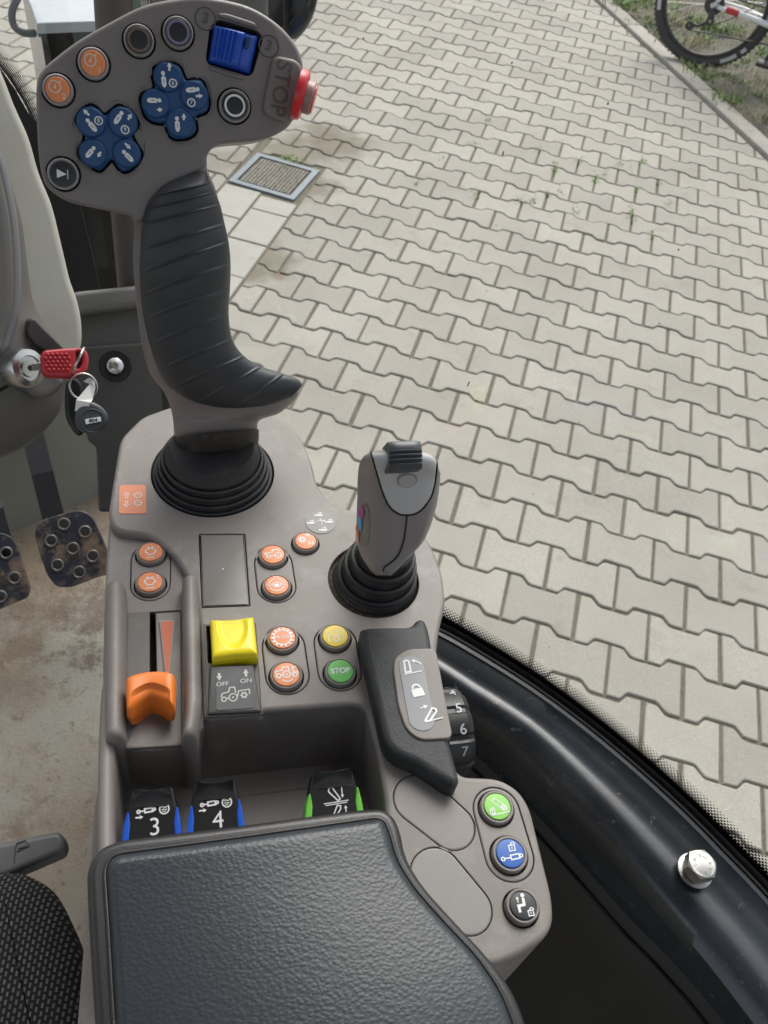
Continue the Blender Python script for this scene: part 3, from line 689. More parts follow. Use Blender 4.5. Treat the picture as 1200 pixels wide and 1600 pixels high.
# inserts
def insert(name,loop,top=0.0,hole=[],m=GREY2,h=0,gap=.00035,**k):
    lp=inset(dedup(loop),gap)
    return plate(name,[lp]+hole,con,top,top-.007,m,CT,b=.0009,**k)
rb=lambda x,y,r:MMPX(x,y,r)
def pbtn(pts,top=0.0):
    out=[]
    for (x,y,r) in pts: out.append((con.uv(x,y,top),rb(x,y,r)))
    return out
def btn_group(loop,pts,faces,top=0.0,name='button_bezel',**k):
    bs=pbtn(pts,top)
    insert(name,loop,top,[inset_hole(c,r) for c,r in bs],**k)
    for (c,r),(fm,gl,kw) in zip(bs,faces):
        button(CT,Fr(con.P(0,0,top),(0,0,1)),c,r,fm,gl,**kw)
        lathe('button_well',con,c[0],c[1],[(r+GAPR+.0004,top-.005),(1e-6,top-.005)],GAP,CT)
OF=dict(face_r=.83)
btn_group(P_rpm,[(236,867,23),(235,914,24)],[(ORG_M,g_engine('1'),dict(label='upper of the two orange engine speed buttons',**OF)),(ORG_M,g_engine('2'),dict(label='lower of the two orange engine speed buttons',**OF))],-.005)
btn_group(P_mid,[(426,871,22),(432,919,22.5)],[(ORG_M,g_tractor_front,dict(label='orange button printed with a tractor front axle symbol',**OF)),(ORG_M,g_lock_circ,dict(label='orange button printed with a padlock between axles',**OF))])
btn_group(P_mode,[(441,1001,24.5),(447,1058,25.5)],[(ORG_M,g_mode,dict(label='orange button printed MODE inside a gear',**OF)),(ORG_M,g_tractor_side,dict(label='orange button printed with a side view tractor',**OF))])
btn_group(P_auto,[(523,998,24),(531,1053,24.5)],[(YELB,g_auto,dict(label='yellow button printed AUTO',symm=M('auto_print',(.80,.72,.42),.5),**OF)),(GREEN,g_stop,dict(label='green button printed STOP',**OF))])
btn_group(P_right,[(775,1264,26),(795,1337,27.5)],[(GREENL,g_arm_green,dict(face_r=.80,label='light green button with linkage arm symbol')),(BLUEB,g_cyl_lock,dict(face_r=.80,label='blue button with cylinder and open padlock'))])
def single(c,r,fm,gl,**k):
    button(CT,con,c,r,fm,gl,**k);lathe('button_well',con,c[0],c[1],[(r+GAPR+.0004,-.005),(1e-6,-.005)],GAP,CT)
single(sN,rN,ORG_M,g_gears_n,label='orange button with gears and letter N',**OF)
single(sS,rS,DARKF,g_seat,face_r=.80,h=.0034,label='black button with seated figure and open padlock')
insert('cover_plate',P_cov,0,m=M('cover_plate_grey',(.185,.172,.16),.45,bump=(2200,.2),var=(30,.08),dust=((.22,.2,.18),80,.56,.8)),gap=.0005,label='rectangular blank cover plate')
insert('blank_cover',P_cA,0,gap=.0003);insert('blank_cover',P_cB,0,m=M('cover_grey',(.235,.222,.212),.45,bump=(2200,.15),var=(30,.06),dust=((.2,.16,.1),60,.68,.76)),gap=.0003)
cv=con.uv(348,889);lathe('cover_plate_pip',con,cv[0],cv[1],[(.0006,0),(.0004,.0003),(1e-6,.0003)],WHITE,CT,n=12)
# dark backing so that the fine gaps read as gaps
for lp,tp in ((P_mid,0),(P_mode,0),(P_auto,0),(P_right,0),(P_cA,0),(P_cB,0),(P_cov,0),(P_rpm,-.005)):
    plate('seam_backing',inset(dedup(lp),-.0008),con,tp-.0075,tp-.009,GAP,CT,b=0)
# stickers
lb=rnd(U([(187,758),(228,758),(229,803),(186,803)]),.0022)
o=plate('shift_label',lb,con,.0003,-.0003,SALM,CT,b=0,label='orange sticker with arrows and plus and minus gears')
cb=con.uv(207.5,781);s=Sym(con,cb[0],cb[1],.00035,.0068)
def g_arrow_out(s,x,y,up):
    k=1 if up else -1
    s.L([(x,y+.36*k),(x-.2,y+.1*k),(x-.09,y+.1*k),(x-.09,y-.32*k),(x+.09,y-.32*k),(x+.09,y+.1*k),(x+.2,y+.1*k)],.06,True)
g_arrow_out(s,-.5,.52,True);g_arrow_out(s,-.5,-.45,False)
for y,t_ in ((.48,'+'),(-.42,'-')):
    s.C(.42,y,.26,.05)
    for k in range(10):
        a=2*PI*k/10;s.L([(.42+.28*math.cos(a),y+.28*math.sin(a)),(.42+.37*math.cos(a),y+.37*math.sin(a))],.08)
    s.L([(.32,y),(.52,y)],.05)
    if t_=='+':s.L([(.42,y-.1),(.42,y+.1)],.05)
s.build(WHITE,o)
cd=con.uv(501,816);rd=MMPX(501,816,24)
o=lathe('disc_label',con,cd[0],cd[1],[(rd,0),(rd*.99,.0003),(1e-6,.0003)],M('decal_clear',(.185,.18,.18),.42,dust=((.27,.26,.25),200,.62,.85)),CT,label='round transparent sticker with four cylinder symbols')
s=Sym(con,cd[0],cd[1],.00035,rd)
for x,y in ((0,.62),(-.6,0),(.62,0),(.12,-.66)):
    cyl(s,x-.1,y-.03,.32,0,.09,.5);s.A(x-.1,y+.16,x+.18,y+.16,.05,.12)
s.L([(-.3,.05),(.1,.12),(.3,-.05)],.05).Dk(0,.2,.06).Dk(.22,.08,.06).L([(.05,.1),(.05,-.3)],.035)
s.build(WHITE,o)
# ---- yellow PTO rocker in its dark frame
o=plate('rocker_frame',[inset(dedup(P_rock),.0004),rnd(U([(322,979),(396,978),(399,1036),(325,1037)]),.0005)],con,.0006,-.0001,M('rocker_frame_dark',(.075,.072,.068),.45,dust=((.2,.18,.14),60,.6,.8)),CT,b=.0002)
plate('rocker_well',rnd(U([(319,977),(398,975),(400,1042),(324,1043)]),.0004),con,-.012,-.014,GAP,CT,b=0)
rf=Fr(con.P(*con.uv(367,1075),.0),(0,-.10,1))
RKD=M('rocker_plate_dark',(.085,.082,.078),.42,bump=(1800,.2),dust=((.2,.18,.15),60,.62,.8))
rp=plate('rocker_plate',rnd(rf.uvs([(328,1040),(396,1038),(409,1112),(324,1116)],.0035),.001),rf,.0035,-.008,RKD,CT,b=.0012)
o=plate('rocker_label',rnd(rf.uvs([(338,1046),(393,1043),(396,1106),(338,1110)],.0037),.0014),rf,.0038,.0030,M('rocker_label_grey',(.10,.10,.105),.5,dust=((.18,.17,.15),90,.6,.8)),rp,b=0)
cl_=rf.uv(366,1077,.0038);s=Sym(rf,cl_[0],cl_[1],.0040,.0100)
s.A(-.68,.92,-.68,.52,.12,.24).A(.62,.60,.62,1.02,.12,.24).T('OFF',-.55,.32,.30,sx=1.15).T('ON',.60,.38,.32,sx=1.15)
s.C(-.52,-.48,.11,.06).C(-.08,-.42,.19,.06).Dk(-.08,-.42,.05).L([(-.64,-.36),(-.6,-.18),(-.28,-.12),(-.22,.10),(.02,.10),(.06,-.2)],.06).L([(-.41,-.46),(-.27,-.44)],.06).L([(.14,-.38),(.2,-.12),(.72,-.08),(.72,-.32)],.06).C(.45,-.36,.11,.08)
for k in range(6):
    a=k*PI/3;s.L([(.45+.12*math.cos(a),-.36+.12*math.sin(a)),(.45+.19*math.cos(a),-.36+.19*math.sin(a))],.06)
s.build(M('print_worn',(.55,.54,.52),.5),rp)
# yellow rocker cap: saddle with thumb hollow
yf=Fr(con.P(*con.uv(363,995),.008),(0,.10,1));c0=[yf.uv(*q) for q in ((328,967),(397,966),(398,1022),(331,1025))]
ux0=min(q[0] for q in c0);ux1=max(q[0] for q in c0);vy0=min(q[1] for q in c0);vy1=max(q[1] for q in c0)
nx,ny=48,44;G=[]
for j in range(ny):
    v=vy0+(vy1-vy0)*j/(ny-1);row=[]
    for i in range(nx):
        u=ux0+(ux1-ux0)*i/(nx-1);a=2*i/(nx-1)-1;b_=2*j/(ny-1)-1
        ed=max(0,1-max(abs(a)**6,abs(b_)**6))
        z=-.0035+.0045*ed**.35
        hol=max(0,1-((a/.68)**2+((b_-.55)/1.25)**2));z-=.0018*min(1,hol*2.2)**.9*max(0,min(1,(1.02-b_)/.30))
        row.append(yf.P(u*(1),v-.0006*(1-abs(a))*b_,z))
    G.append(row)
yo=grid('rocker_cap',G,YEL,CT,close_u=False,label='yellow rocker switch cap with a thumb hollow')
sk_=[];loop=[G[0][i] for i in range(nx)]+[G[j][nx-1] for j in range(1,ny)]+[G[ny-1][i] for i in range(nx-2,-1,-1)]+[G[j][0] for j in range(ny-2,0,-1)]
grid('rocker_cap_side',[loop,[p+np.array([0,0,-.013]) for p in loop]],YEL,yo)
# ---- rotor wedge of the linkage switch
RT=.012
rt=crom(con.uvs([(563,990),(572,979),(610,977),(640,976),(652,966),(663,966),(670,980),(676,1012),(688,1082),(702,1152),(716,1205),(718,1219),(710,1227),(698,1223),(672,1206),(650,1192),(620,1178),(601,1156),(590,1110),(576,1050)],RT),5)
rw=plate('linkage_rocker',rt,con,RT,-.002,ROTOR,CT,b=.004,res=5,label='black rubber wedge shaped linkage rocker')
gi=rnd(con.uvs([(681,1013),(636,1014),(616,1028),(614,1046),(622,1105),(634,1140),(656,1157),(708,1154),(694,1084)],RT+.0008),.004)
plate('rocker_insert',gi,con,RT+.0012,RT-.003,GREY,rw,b=.0008)
si=capsule(con.uvs([(643,1042)],RT+.0014)[0],con.uvs([(659,1123)],RT+.0014)[0],MMPX(643,1042,19),MMPX(659,1123,20))
plate('rocker_sticker',si,con,RT+.0015,RT+.0005,M('sticker_bluegrey',(.23,.235,.25),.45,dust=((.3,.28,.25),90,.6,.8)),rw,b=.0002)
def g_link(s,x,y,down):
    if not down:
        s.L([(x-.3,y-.3),(x+.5,y-.3)],.05).L([(x-.22,y-.22),(x-.12,y+.32),(x+.0,y+.36),(x+.1,y+.28),(x+.02,y-.22)],.08,True).C(x+.2,y-.2,.45,.06,a0=30,a1=80,n=8).A(x+.42,y+.22,x+.2,y+.3,.04,.16)
    else:
        s.L([(x-.2,y-.45),(x+.6,y-.42)],.05).L([(x-.18,y-.38),(x+.3,y+.1),(x+.44,y+.02),(x+.42,y-.1),(x-.0,y-.44)],.08,True).A(x-.2,y+.2,x+.16,y+.25,.05,.18)
sc_=con.uv(651,1081,RT);s=Sym(con,sc_[0],sc_[1],RT+.0017,.0115,.12);g_link(s,0,1.15,False);g_link(s,.05,-1.05,True)
s.Pg([(-.26,-.30),(.26,-.30),(.26,.08),(-.26,.08)]).C(0,.1,.17,.09,a0=0,a1=180,n=12);s.build(WHITE,rw)
# ---- numbered thumbwheel
ax0=con.P(*con.uv(690,1130,.0),-.012);WRd=.0225;WY=ax0[1]
xl=con.uv(684,1130)[0]+con.O[0];xr=con.uv(733,1130)[0]+con.O[0];G=[]
prof=[(.8,0),(.9,.06),(1.0,.12),(1.0,.62),(.99,.8),(.9,.97),(.72,1.0)]
for f,t_ in prof:
    G.append([np.array([xl+(xr-xl)*t_,WY+WRd*f*(1-(.05 if (k//3)%4==0 and f>.85 else 0))*math.sin(2*PI*k/120),ax0[2]+WRd*f*(1-(.05 if (k//3)%4==0 and f>.85 else 0))*math.cos(2*PI*k/120)]) for k in range(120)])
tw=grid('thumbwheel',G,BLACK,CT,cap0=True,cap1=True,smooth=30,label='black thumbwheel numbered 4 to 7')
ms=[]
for tx_,ang in (('3',60),('4',32),('5',4),('6',-23),('7',-50)):
    a=math.radians(ang);n_=np.array([0,math.sin(a),math.cos(a)]);f_=Fr(np.array([xl+(xr-xl)*.58,WY,ax0[2]])+n_*(WRd+.0002),n_,up=(0,1,0) if abs(n_[2])>.2 else (0,0,1))
    ms.append(text_me(tx_,f_,0,0,0,.0072,bold=.01))
fin('numbers',join(ms),M('number_grey',(.42,.43,.44),.5),tw,smooth=0)

# ================================================================== THINGS ON THE CONSOLE
def bellows(name,label,c,R,lv,cone,leanv,m=BOOT):
    """lv: (radius fraction, height) of each fold's shoulder; cone: last smooth cone"""
    prof=[(R*.985,-.008),(R*.985,-.004)]
    for i,(f,h) in enumerate(lv):
        r=R*f; nx_=R*(lv[i+1][0] if i+1<len(lv) else cone[0][0]); h2=lv[i+1][1] if i+1<len(lv) else cone[0][1]
        prof+=[(r-.0012,h-.0028),(r-.0002,h-.0022),(r+.0002,h-.0010),(r-.0003,h-.0002),(r-.0012,h),(nx_+.0002+(r-nx_)*.25,h-.0001),(nx_-.0006,h-.0010)]
    prof+=[(R*f,h) for f,h in cone]+[(R*cone[-1][0]*.6,cone[-1][1]+.001)]
    t=thing(name,label,'joystick',con.P(c[0],c[1],0))
    lathe('bellows',con,c[0],c[1],prof,m,t,n=96,lean=leanv,smooth=50)
    lathe('well',con,c[0],c[1],[(R*1.0+.0012,-.009),(R*.5,-.009)],GAP,CT,n=64)
    return t
JA=bellows('joystick','large multifunction joystick with blue button clusters and black ribbed grip',bellA,rA,[(.97,.0005),(.925,.0042),(.875,.0082),(.820,.0120)],[(.765,.0132),(.745,.0146),(.71,.0165),(.68,.0190),(.66,.0205)],(0,.05))
JB=bellows('joystick','small grey joystick with light top cap beside the paving view',bellB,rB,[(.87,.0050),(.79,.0120),(.70,.0185),(.60,.0250)],[(.54,.0265),(.51,.029),(.46,.033)],(.14,.10))
lathe('bellows_dust_ring',con,bellB[0],bellB[1],[(rB*1.0,-.0035),(rB*.86,-.0012),(rB*.84,.0004)],WELLM,CT,n=64)
def spline_sections(S,n):
    A=np.array(S,float);pts=crom([tuple(r) for r in A],n,False);return np.array(pts)
def loft_g(S,pos,n=10,nc=72,kf=.8,push=0.0,ridge=None,sq=1.0):
    """S rows: lx,ly,rx,ry,param,thick ; pos(x,y,param)->3D point"""
    A=catm(S,n);rows=[];C3=[];W=[]
    for r in A:
        c=pos((r[0]+r[2])/2,(r[1]+r[3])/2,r[4]);dep=np.linalg.norm(c-CAM)
        L=ray(r[0],r[1]);L=CAM+L*(np.dot(c-CAM,RC[2])/np.dot(L,RC[2]));Rr=ray(r[2],r[3]);Rr=CAM+Rr*(np.dot(c-CAM,RC[2])/np.dot(Rr,RC[2]))
        C3.append((L+Rr)/2);W.append((Rr-L)/2)
    C3=np.array(C3)
    for i,r in enumerate(A):
        tg=nrm(C3[min(i+2,len(A)-1)]-C3[max(i-2,0)]);w=W[i];vd=nrm(C3[i]-CAM)
        tn=vd-nrm(w)*np.dot(vd,nrm(w));tn=tn-0*tg;tn=nrm(tn)
        th=np.linalg.norm(w)*kf*(r[5] if len(r)>5 else 1)
        c=C3[i]-tn*push;row=[]
        for k in range(nc):
            a=2*PI*k/nc;ca,sa=math.cos(a),math.sin(a)
            ca=np.sign(ca)*abs(ca)**sq;sa=np.sign(sa)*abs(sa)**sq
            q=c+w*ca-tn*th*sa
            if ridge: q=q-tn*ridge(i/n,a)
            row.append(q)
        rows.append(row)
    return rows
pA=lambda x,y,p:HD(x,y,p)
SG=[(204,270,322,235,.432,.25),(205,300,324,264,.424,.55),(211,345,338,300,.413,.85),(209,400,352,362,.402,1),(212,450,357,410,.397,1),(217,500,357,455,.392,1),(224,547,356,490,.389,1),(236,585,362,530,.386,.95),(256,611,398,572,.384,.85),(266,634,466,607,.382,.62),(270,648,440,643,.381,.72),(272,662,405,657,.380,.95),(274,690,403,677,.378,.98),(276,700,402,688,.377,.98)]
grid('handle',loft_g(SG,pA,12,88,.85),HEADG,JA,cap0=True,cap1=True)
SGc=[(272,684,404,671,.3775,1),(273,696,404,684,.377,1),(275,712,402,700,.3765,1)]
grid('collar',loft_g(SGc,pA,6,72,.96),M('collar_dark',(.03,.027,.024),.5,dust=((.09,.075,.05),150,.5,.8)),JA,cap0=True,cap1=True)
SR=[(296,272,322,266,.402,.5),(266,286,327,276,.400,.8),(244,304,331,286,.398,1),(231,325,337,300,.397,1),(224,350,345,320,.396,1),(221,390,352,350,.393,1),(220,425,358,378,.390,1),(222,460,361,412,.387,1),(227,497,360,452,.384,1),(236,537,358,490,.381,1),(250,577,364,530,.378,1),(268,606,382,556,.377,.95),(310,629,408,572,.377,.85),(365,638,443,584,.377,.75),(420,633,464,592,.378,.7),(456,620,473,602,.379,.7)]
def ridge(t,a):
    d=abs(t-round(t))
    if t<1.5 or t>13.5:return 0
    g=math.exp(-(d/.055)**2)*.0011-math.exp(-(d/.16)**2)*.00035
    w=min(1,max(0,(math.sin(a)-.02)/.25))*(1 if math.cos(a)>-.86 else max(0,1-(-.86-math.cos(a))/.08))
    return g*w
grid('rubber_grip',loft_g(SR,pA,20,128,.80,push=.0035,ridge=ridge),RUB,JA,cap0=True,cap1=True,label='black ribbed rubber grip cover')
# --- head
hc=DI(262,150,.452);hn=-ray(262,150)*1.0+np.array([.03,-.02,.12])
hf=Fr(hc,hn,up=RC.T@np.array([0,-1,0.0]))
head=[(57,128),(66,108),(88,88),(123,62),(177,31),(219,10),(257,0),(307,-6),(357,0),(398,13),(436,38),(461,66),(472,90),(474,110),(470,150),(458,188),(440,206),(407,219),(357,224),(336,229),(324,243),(322,262),(300,276),(262,292),(238,318),(226,345),(212,347),(203,338),(165,329),(111,317),(78,298),(65,275),(59,233),(56,167)]
hl=rnd(crom(hf.uvs(head),4),.002)
clA=(168,216);clB=(273,158)
def HU(x,y,h=0): return hf.uv(x,y,h)
def hpx(x,y,r): return math.hypot(*(np.array(HU(x+r,y))-np.array(HU(x,y))))
def cross_loop(arms,waist,h=0):
    """arms: list of 4 lists of px tip points in order; waist: 4 px notch points"""
    out=[]
    for a,w_ in zip(arms,waist): out+= [hf.uv(*q,h) for q in a]+[hf.uv(*w_,h)]
    return out
# cluster outlines in pixels (tips + notches, clockwise)
XA=cross_loop([[(117,190),(128,172),(142,164),(150,168)],[(176,172),(185,164),(200,172),(215,190),(214,200)],[(210,222),(222,240),(218,252),(203,266),(193,269),(186,264)],[(166,258),(156,268),(145,262),(125,244),(123,236),(132,222)]],[(163,183),(204,207),(175,247),(134,205)])
XB=cross_loop([[(239,122),(240,106),(262,98),(281,102),(288,122)],[(303,124),(317,126),(327,160),(324,175),(309,180)],[(305,188),(308,205),(296,216),(275,218),(264,212)],[(262,193),(240,192),(226,182),(220,155),(223,146),(238,143)]],[(293,128),(302,185),(261,198),(243,135)])
XA=rnd(XA,.0035);XB=rnd(XB,.0035)
buttons=[(91,141,24,ORG_M,2),(146,100,24,ORG_M,1),(217,64,23.5,None,0),(278,52,23.5,None,0),(366,166,24,None,0),(99,272,24.5,None,0)]
hholes=[inset_hole(HU(x,y),hpx(x,y,r)) for x,y,r,_,_ in buttons]+[inset(dedup(XA),-.0010),inset(dedup(XB),-.0010)]
rl=[(330,44),(341,32),(402,50),(409,58),(394,112),(388,117),(326,98),(324,90)]
RLp=rnd([HU(*q) for q in rl],.002);hholes.append(inset(dedup(RLp),-.0006))
hd=plate('head',[hl]+hholes,hf,0,-.030,HEADG,JA,b=.0024,res=6)
plate('head_inner',inset(dedup(hl),.008),hf,-.0072,-.009,GAP,JA,b=0)
def g_gauge(n):
    def f(s):
        s.C(-.22,.2,.46,.08,n=30).Dk(-.22,.14,.1).L([(-.22,.14),(-.12,.46)],.07).L([(.1,.48),(.28,.72)],.08)
        for k in range(9):
            a=math.radians(-50+k*35);s.L([(-.22+.36*math.cos(a),.2+.36*math.sin(a)),(-.22+.46*math.cos(a),.2+.46*math.sin(a))],.05)
        s.T(n,.5,-.5,.62)
    return f
CAPL=M('cap_ring_grey',(.33,.315,.305),.42,bump=(2200,.15))
def hb(x,y,r,fm,gl=None,symm=WHITE,**k): return button(JA,hf,HU(x,y),hpx(x,y,r),fm,gl,symm=symm,rot=HR,capm=CAPL,**k)
_a=np.array(HU(262,150));_b=np.array(HU(262,140));HR=math.atan2(-( _b-_a)[0],(_b-_a)[1])
PR=M('print_cream',(.78,.66,.58),.5)
hb(91,141,24,ORG_M,g_gauge('2'),PR,face_r=.80,label='orange gauge button marked 2');hb(146,100,24,ORG_M,g_gauge('1'),PR,face_r=.80,label='orange gauge button marked 1')
RG=lambda s:s.C(0,0,.80,.2,n=40)
hb(217,64,23.5,DARKF,RG,M('ring_brown',(.16,.105,.075),.5),face_r=.84,label='dark button with brown ring')
hb(278,52,23.5,DARKF,RG,M('ring_violet',(.19,.17,.26),.5),face_r=.84,label='dark button with violet ring')
hb(366,166,24,DARKF,lambda s:s.C(0,0,.72,.16,n=40),WHITE,face_r=.84,label='dark button with white ring')
hb(99,272,24.5,DARKF,lambda s:s.Pg([(-.45,.34),(.3,0),(-.45,-.34)]).L([(.38,.36),(.38,-.36)],.06),WHITE,face_r=.82,label='black button with white triangle')
# blue clusters: a cross with four raised pads
def cluster(loop,pads,cen,glyphs):
    o=plate('button_cluster',loop,hf,.0022,-.006,NAVY,JA,b=.0018,res=4,label='blue cross shaped cluster of four buttons')
    # raised pads: domed lozenges
    for (x,y,r),g,rt_ in zip(pads,glyphs,(0,)*4):
        c=HU(x,y);rr_=hpx(x,y,r*1.12)
        lathe('pad',hf,c[0],c[1],[(rr_,.0021),(rr_*.95,.0030),(rr_*.85,.0036),(1e-6,.0038)],NAVY,o,n=36)
        s=Sym(hf,c[0],c[1],.0040,rr_,HR);g(s);s.build(WHITE,o)
def gc(rot,badge=None,arrow=(0,.5,0,.8),bp=(.5,0),ro=.45,tx=None,off=(0,0)):
    def f(s):
        cyl(s,off[0],off[1],.62,rot,.14,ro);s.A(*arrow,.14,.28)
        if badge:s.C(bp[0],bp[1],.25,.08,n=20).T(badge,bp[0],bp[1],.36)
    return f
cluster(XA,[(143,192,21),(192,192,21),(146,240,20),(198,240,20)],clA,[gc(-.85,'8',(-.1,.42,-.5,.75),(.5,.15),.4,off=(-.05,-.1)),gc(1.0+PI,'9',(.35,.2,.6,.6),(.15,-.45),.4,off=(-.2,.35)),gc(PI+.9,None,(.55,.15,.3,-.25),ro=.40,off=(-.1,.15)),gc(-.75,None,(-.1,.65,.3,.3),ro=.40,off=(0,-.1))])
cluster(XB,[(262,122,20),(303,150,20),(281,193,20),(243,163,20)],clB,[gc(-1.45,'6',(.1,.4,.1,.95),(.35,-.35),.5,off=(-.3,-.1)),gc(PI+.2,'7',(.1,-.05,.6,.02),(-.2,-.5),.35,off=(.0,.35)),gc(-1.5,None,(.25,.2,.25,.65),ro=.42,off=(-.2,.0)),gc(PI+.1,None,(.45,-.35,.05,-.4),ro=.42,off=(0,.2))])
# raised arcs round the clusters
def arc(pts,w=1.0):
    P=catm([HU(*q) for q in pts],8);tube('surround_ridge',[hf.P(q[0],q[1],-.0002) for q in P],.0007,HEADG,JA,n=8)
for a in ([(113,200),(112,190),(122,170),(138,159),(150,158),(153,164)],[(172,164),(176,157),(190,156),(208,170),(220,190),(222,205)],[(228,222),(226,245),(212,268),(200,275),(188,272),(186,268)],[(166,268),(155,273),(135,264),(118,244),(116,232),(121,222)],[(236,117),(238,98),(262,91),(284,96),(288,104)],[(306,121),(322,119),(332,150),(332,178),(322,184)],[(310,208),(303,222),(275,225),(262,216),(260,208)],[(235,198),(219,184),(214,160),(217,140),(225,135)]): arc(a)
# royal blue thumb roller with grip grooves and a window
Gx=[];nx,ny=60,40
cs=[np.array(HU(*q)) for q in ((334,38),(405,56),(391,116),(325,96))]
for j in range(ny):
    row=[]
    for i in range(nx):
        a=i/(nx-1);b_=j/(ny-1);p=(cs[0]*(1-a)+cs[1]*a)*(1-b_)+(cs[3]*(1-a)+cs[2]*a)*b_
        e=max(abs(2*a-1)**8,abs(2*b_-1)**8);z=.0062*(1-(2*a-1)**2*.45)*(1-e)**.3
        if .06<a<.52 and .1<b_<.88: z-=.0009*(.5-.5*math.cos((a-.06)/.46*2*PI*5))
        if a>.66: z-=.0012*min(1,(a-.66)/.05)
        row.append(hf.P(p[0],p[1],z-.002))
    Gx.append(row)
ro_=grid('thumb_roller',Gx,ROYAL,JA,close_u=False,smooth=35,label='royal blue thumb roller')
lp=[Gx[0][i] for i in range(nx)]+[Gx[j][nx-1] for j in range(1,ny)]+[Gx[ny-1][i] for i in range(nx-2,-1,-1)]+[Gx[j][0] for j in range(ny-2,0,-1)]
grid('roller_side',[lp,[p-hf.n*.006 for p in lp]],ROYAL,ro_)
plate('window',rnd([HU(*q) for q in ((385,59),(391,60),(387,78),(381,77))],.0008),hf,.0046,.001,M('roller_window',(.03,.06,.14),.3),ro_,b=.0002)
o=plate('roller_lip',rnd([HU(*q) for q in ((340,22),(352,21),(398,36),(402,44),(398,45),(342,28))],.002),hf,.0022,-.002,HEADG,JA,b=.0012)
plate('roller_lip',rnd([HU(*q) for q in ((327,103),(384,121),(380,126),(330,110))],.0015),hf,.0012,-.002,HEADG,JA,b=.0008)
for x,y in ((321,29),(420,72)):
    c=HU(x,y);me=text_me('3',hf,c[0],c[1],-.0002,.0062,HR+(-.25),ext=.0004,bev=.0001,bold=.01);fin('embossed_mark',me,EMB:=M('emboss_shade_grey',(.10,.088,.084),.5),JA,smooth=30)  # darker than the head: relief shade painted into the raised marks
    P=circ(c[0],c[1],.0046,28);grid('embossed_mark',[[hf.P(c[0]+(.0046+.00035*math.cos(q))*math.cos(a),c[1]+(.0046+.00035*math.cos(q))*math.sin(a),.00035*math.sin(q)) for q in [2*PI*k/6 for k in range(6)]] for a in [2*PI*k/28 for k in range(29)]],EMB,JA)
# STOP pad and red button on the right edge
sp=plate('stop_pad',rnd([HU(*q,.003) for q in ((426,92),(434,86),(462,92),(473,104),(473,120),(462,186),(450,194),(418,182),(411,172),(414,150))],.0035),hf,.003,-.012,HEADG,JA,b=.0020,res=4)
c=HU(438,138,.003);fin('stop_lettering',text_me('STOP',hf,c[0],c[1],.0029,.0104,HR-PI/2-.12,ext=.0003,bev=.0,sx=.98,bold=.012),M('stop_letter_shade',(.10,.088,.083),.55),sp,smooth=30)  # raised letters of the head's own grey, darkened to paint in relief shade
bc=DI(484,153,.449);bf=Fr(bc,nrm(nrm(hf.ex)*1.0+hf.n*.22-hf.ey*.22),up=hf.ey)
so_=lathe('stop_button',bf,0,0,[(.0112,-.0062),(.0112,-.0040),(.0104,-.0026),(.0080,-.0020),(.0076,-.0026)],RED,JA,n=56,label='red stop button on the right edge of the head')
lathe('stop_cap',bf,0,0,[(.0074,-.004),(.0074,.0012),(.0068,.0018)],M('stop_ring',(.33,.20,.19),.4),so_,n=48)
lathe('stop_face',bf,0,0,[(.0066,.001),(.0064,.0023),(1e-6,.0026)],RED,so_,n=48)
# --- small joystick ---------------------------------------------------
def pB(x,y,p):return Z(x,y,p)
SB=[(588,899,612,899,1.500,1),(578,890,622,889,1.506,1),(564,868,644,866,1.513,.95),(558,845,662,845,1.522,.95),(557,815,675,815,1.535,.95),(558,780,684,780,1.549,.95),(559,745,688,745,1.563,.95),(561,728,686,734,1.572,.94),(565,717,683,724,1.578,.88),(573,709,678,715,1.582,.78),(587,704,669,709,1.585,.62),(604,702,656,705,1.587,.40)]
GB=loft_g(SB,pB,16,220,.86,sq=.86)
def proj(q):
    c=RC@(np.array(q)-CAM);return 600+FP*c[0]/c[2],800+FP*c[1]/c[2]
grid('stick_body',GB,SMG,JB,cap0=True,cap1=True)
poly=crom([(579,700),(583,718),(589,740),(599,772),(609,792),(623,803),(637,805),(651,802),(664,791),(675,773),(681,747),(682,719),(678,700),(640,692)],8)
def inside(p,P):
    x,y=p;c=False
    for i in range(len(P)):
        x1,y1=P[i-1];x2,y2=P[i]
        if (y1>y)!=(y2>y) and x<(x2-x1)*(y-y1)/(y2-y1)+x1:c=not c
    return c
# top cap: shell built as its own fan grid following the body surface
def ray_hit(px,py):
    # nearest body point by pixel lookup
    d=(BPX[:,0]-px)**2+(BPX[:,1]-py)**2;i=np.argsort(d)[:4];w_=1/(d[i]+.05);return (BP3[i]*w_[:,None]).sum(0)/w_.sum()
flat=[];
for i,r in enumerate(GB):
    for k,q in enumerate(r):
        if math.sin(2*PI*k/220)>-.02: flat.append(q)
BP3=np.array(flat);BPX=np.array([proj(q) for q in BP3])
cen=(634,745);nr_=26;G=[]
pl=np.array(poly)
lift=nrm(CAM-ray_hit(*cen))
for j in range(nr_):
    t=1-j/nr_
    row=[]
    for (x,y) in pl:
        px_,py_=cen[0]+(x-cen[0])*t,max(707.5,cen[1]+(y-cen[1])*t)
        row.append(ray_hit(px_,py_)+lift*(.0011 if j>0 else -.0004))
    G.append(row)
cap=grid('top_cap',G,LIGHTG,JB,cap1=True,smooth=60,label='light grey top cap')
def surf_line(name,pts,r,m,parent,up=.0008,n=8):
    P=[ray_hit(x,y)+lift*up for x,y in catm(pts,8)];return tube(name,P,r,m,parent,n=n)
surf_line('seam',[(579,703),(583,718),(589,740),(599,772),(609,792),(623,803),(637,805),(651,802),(664,791),(675,773),(681,747),(683,722)],.00045,GAP,JB)
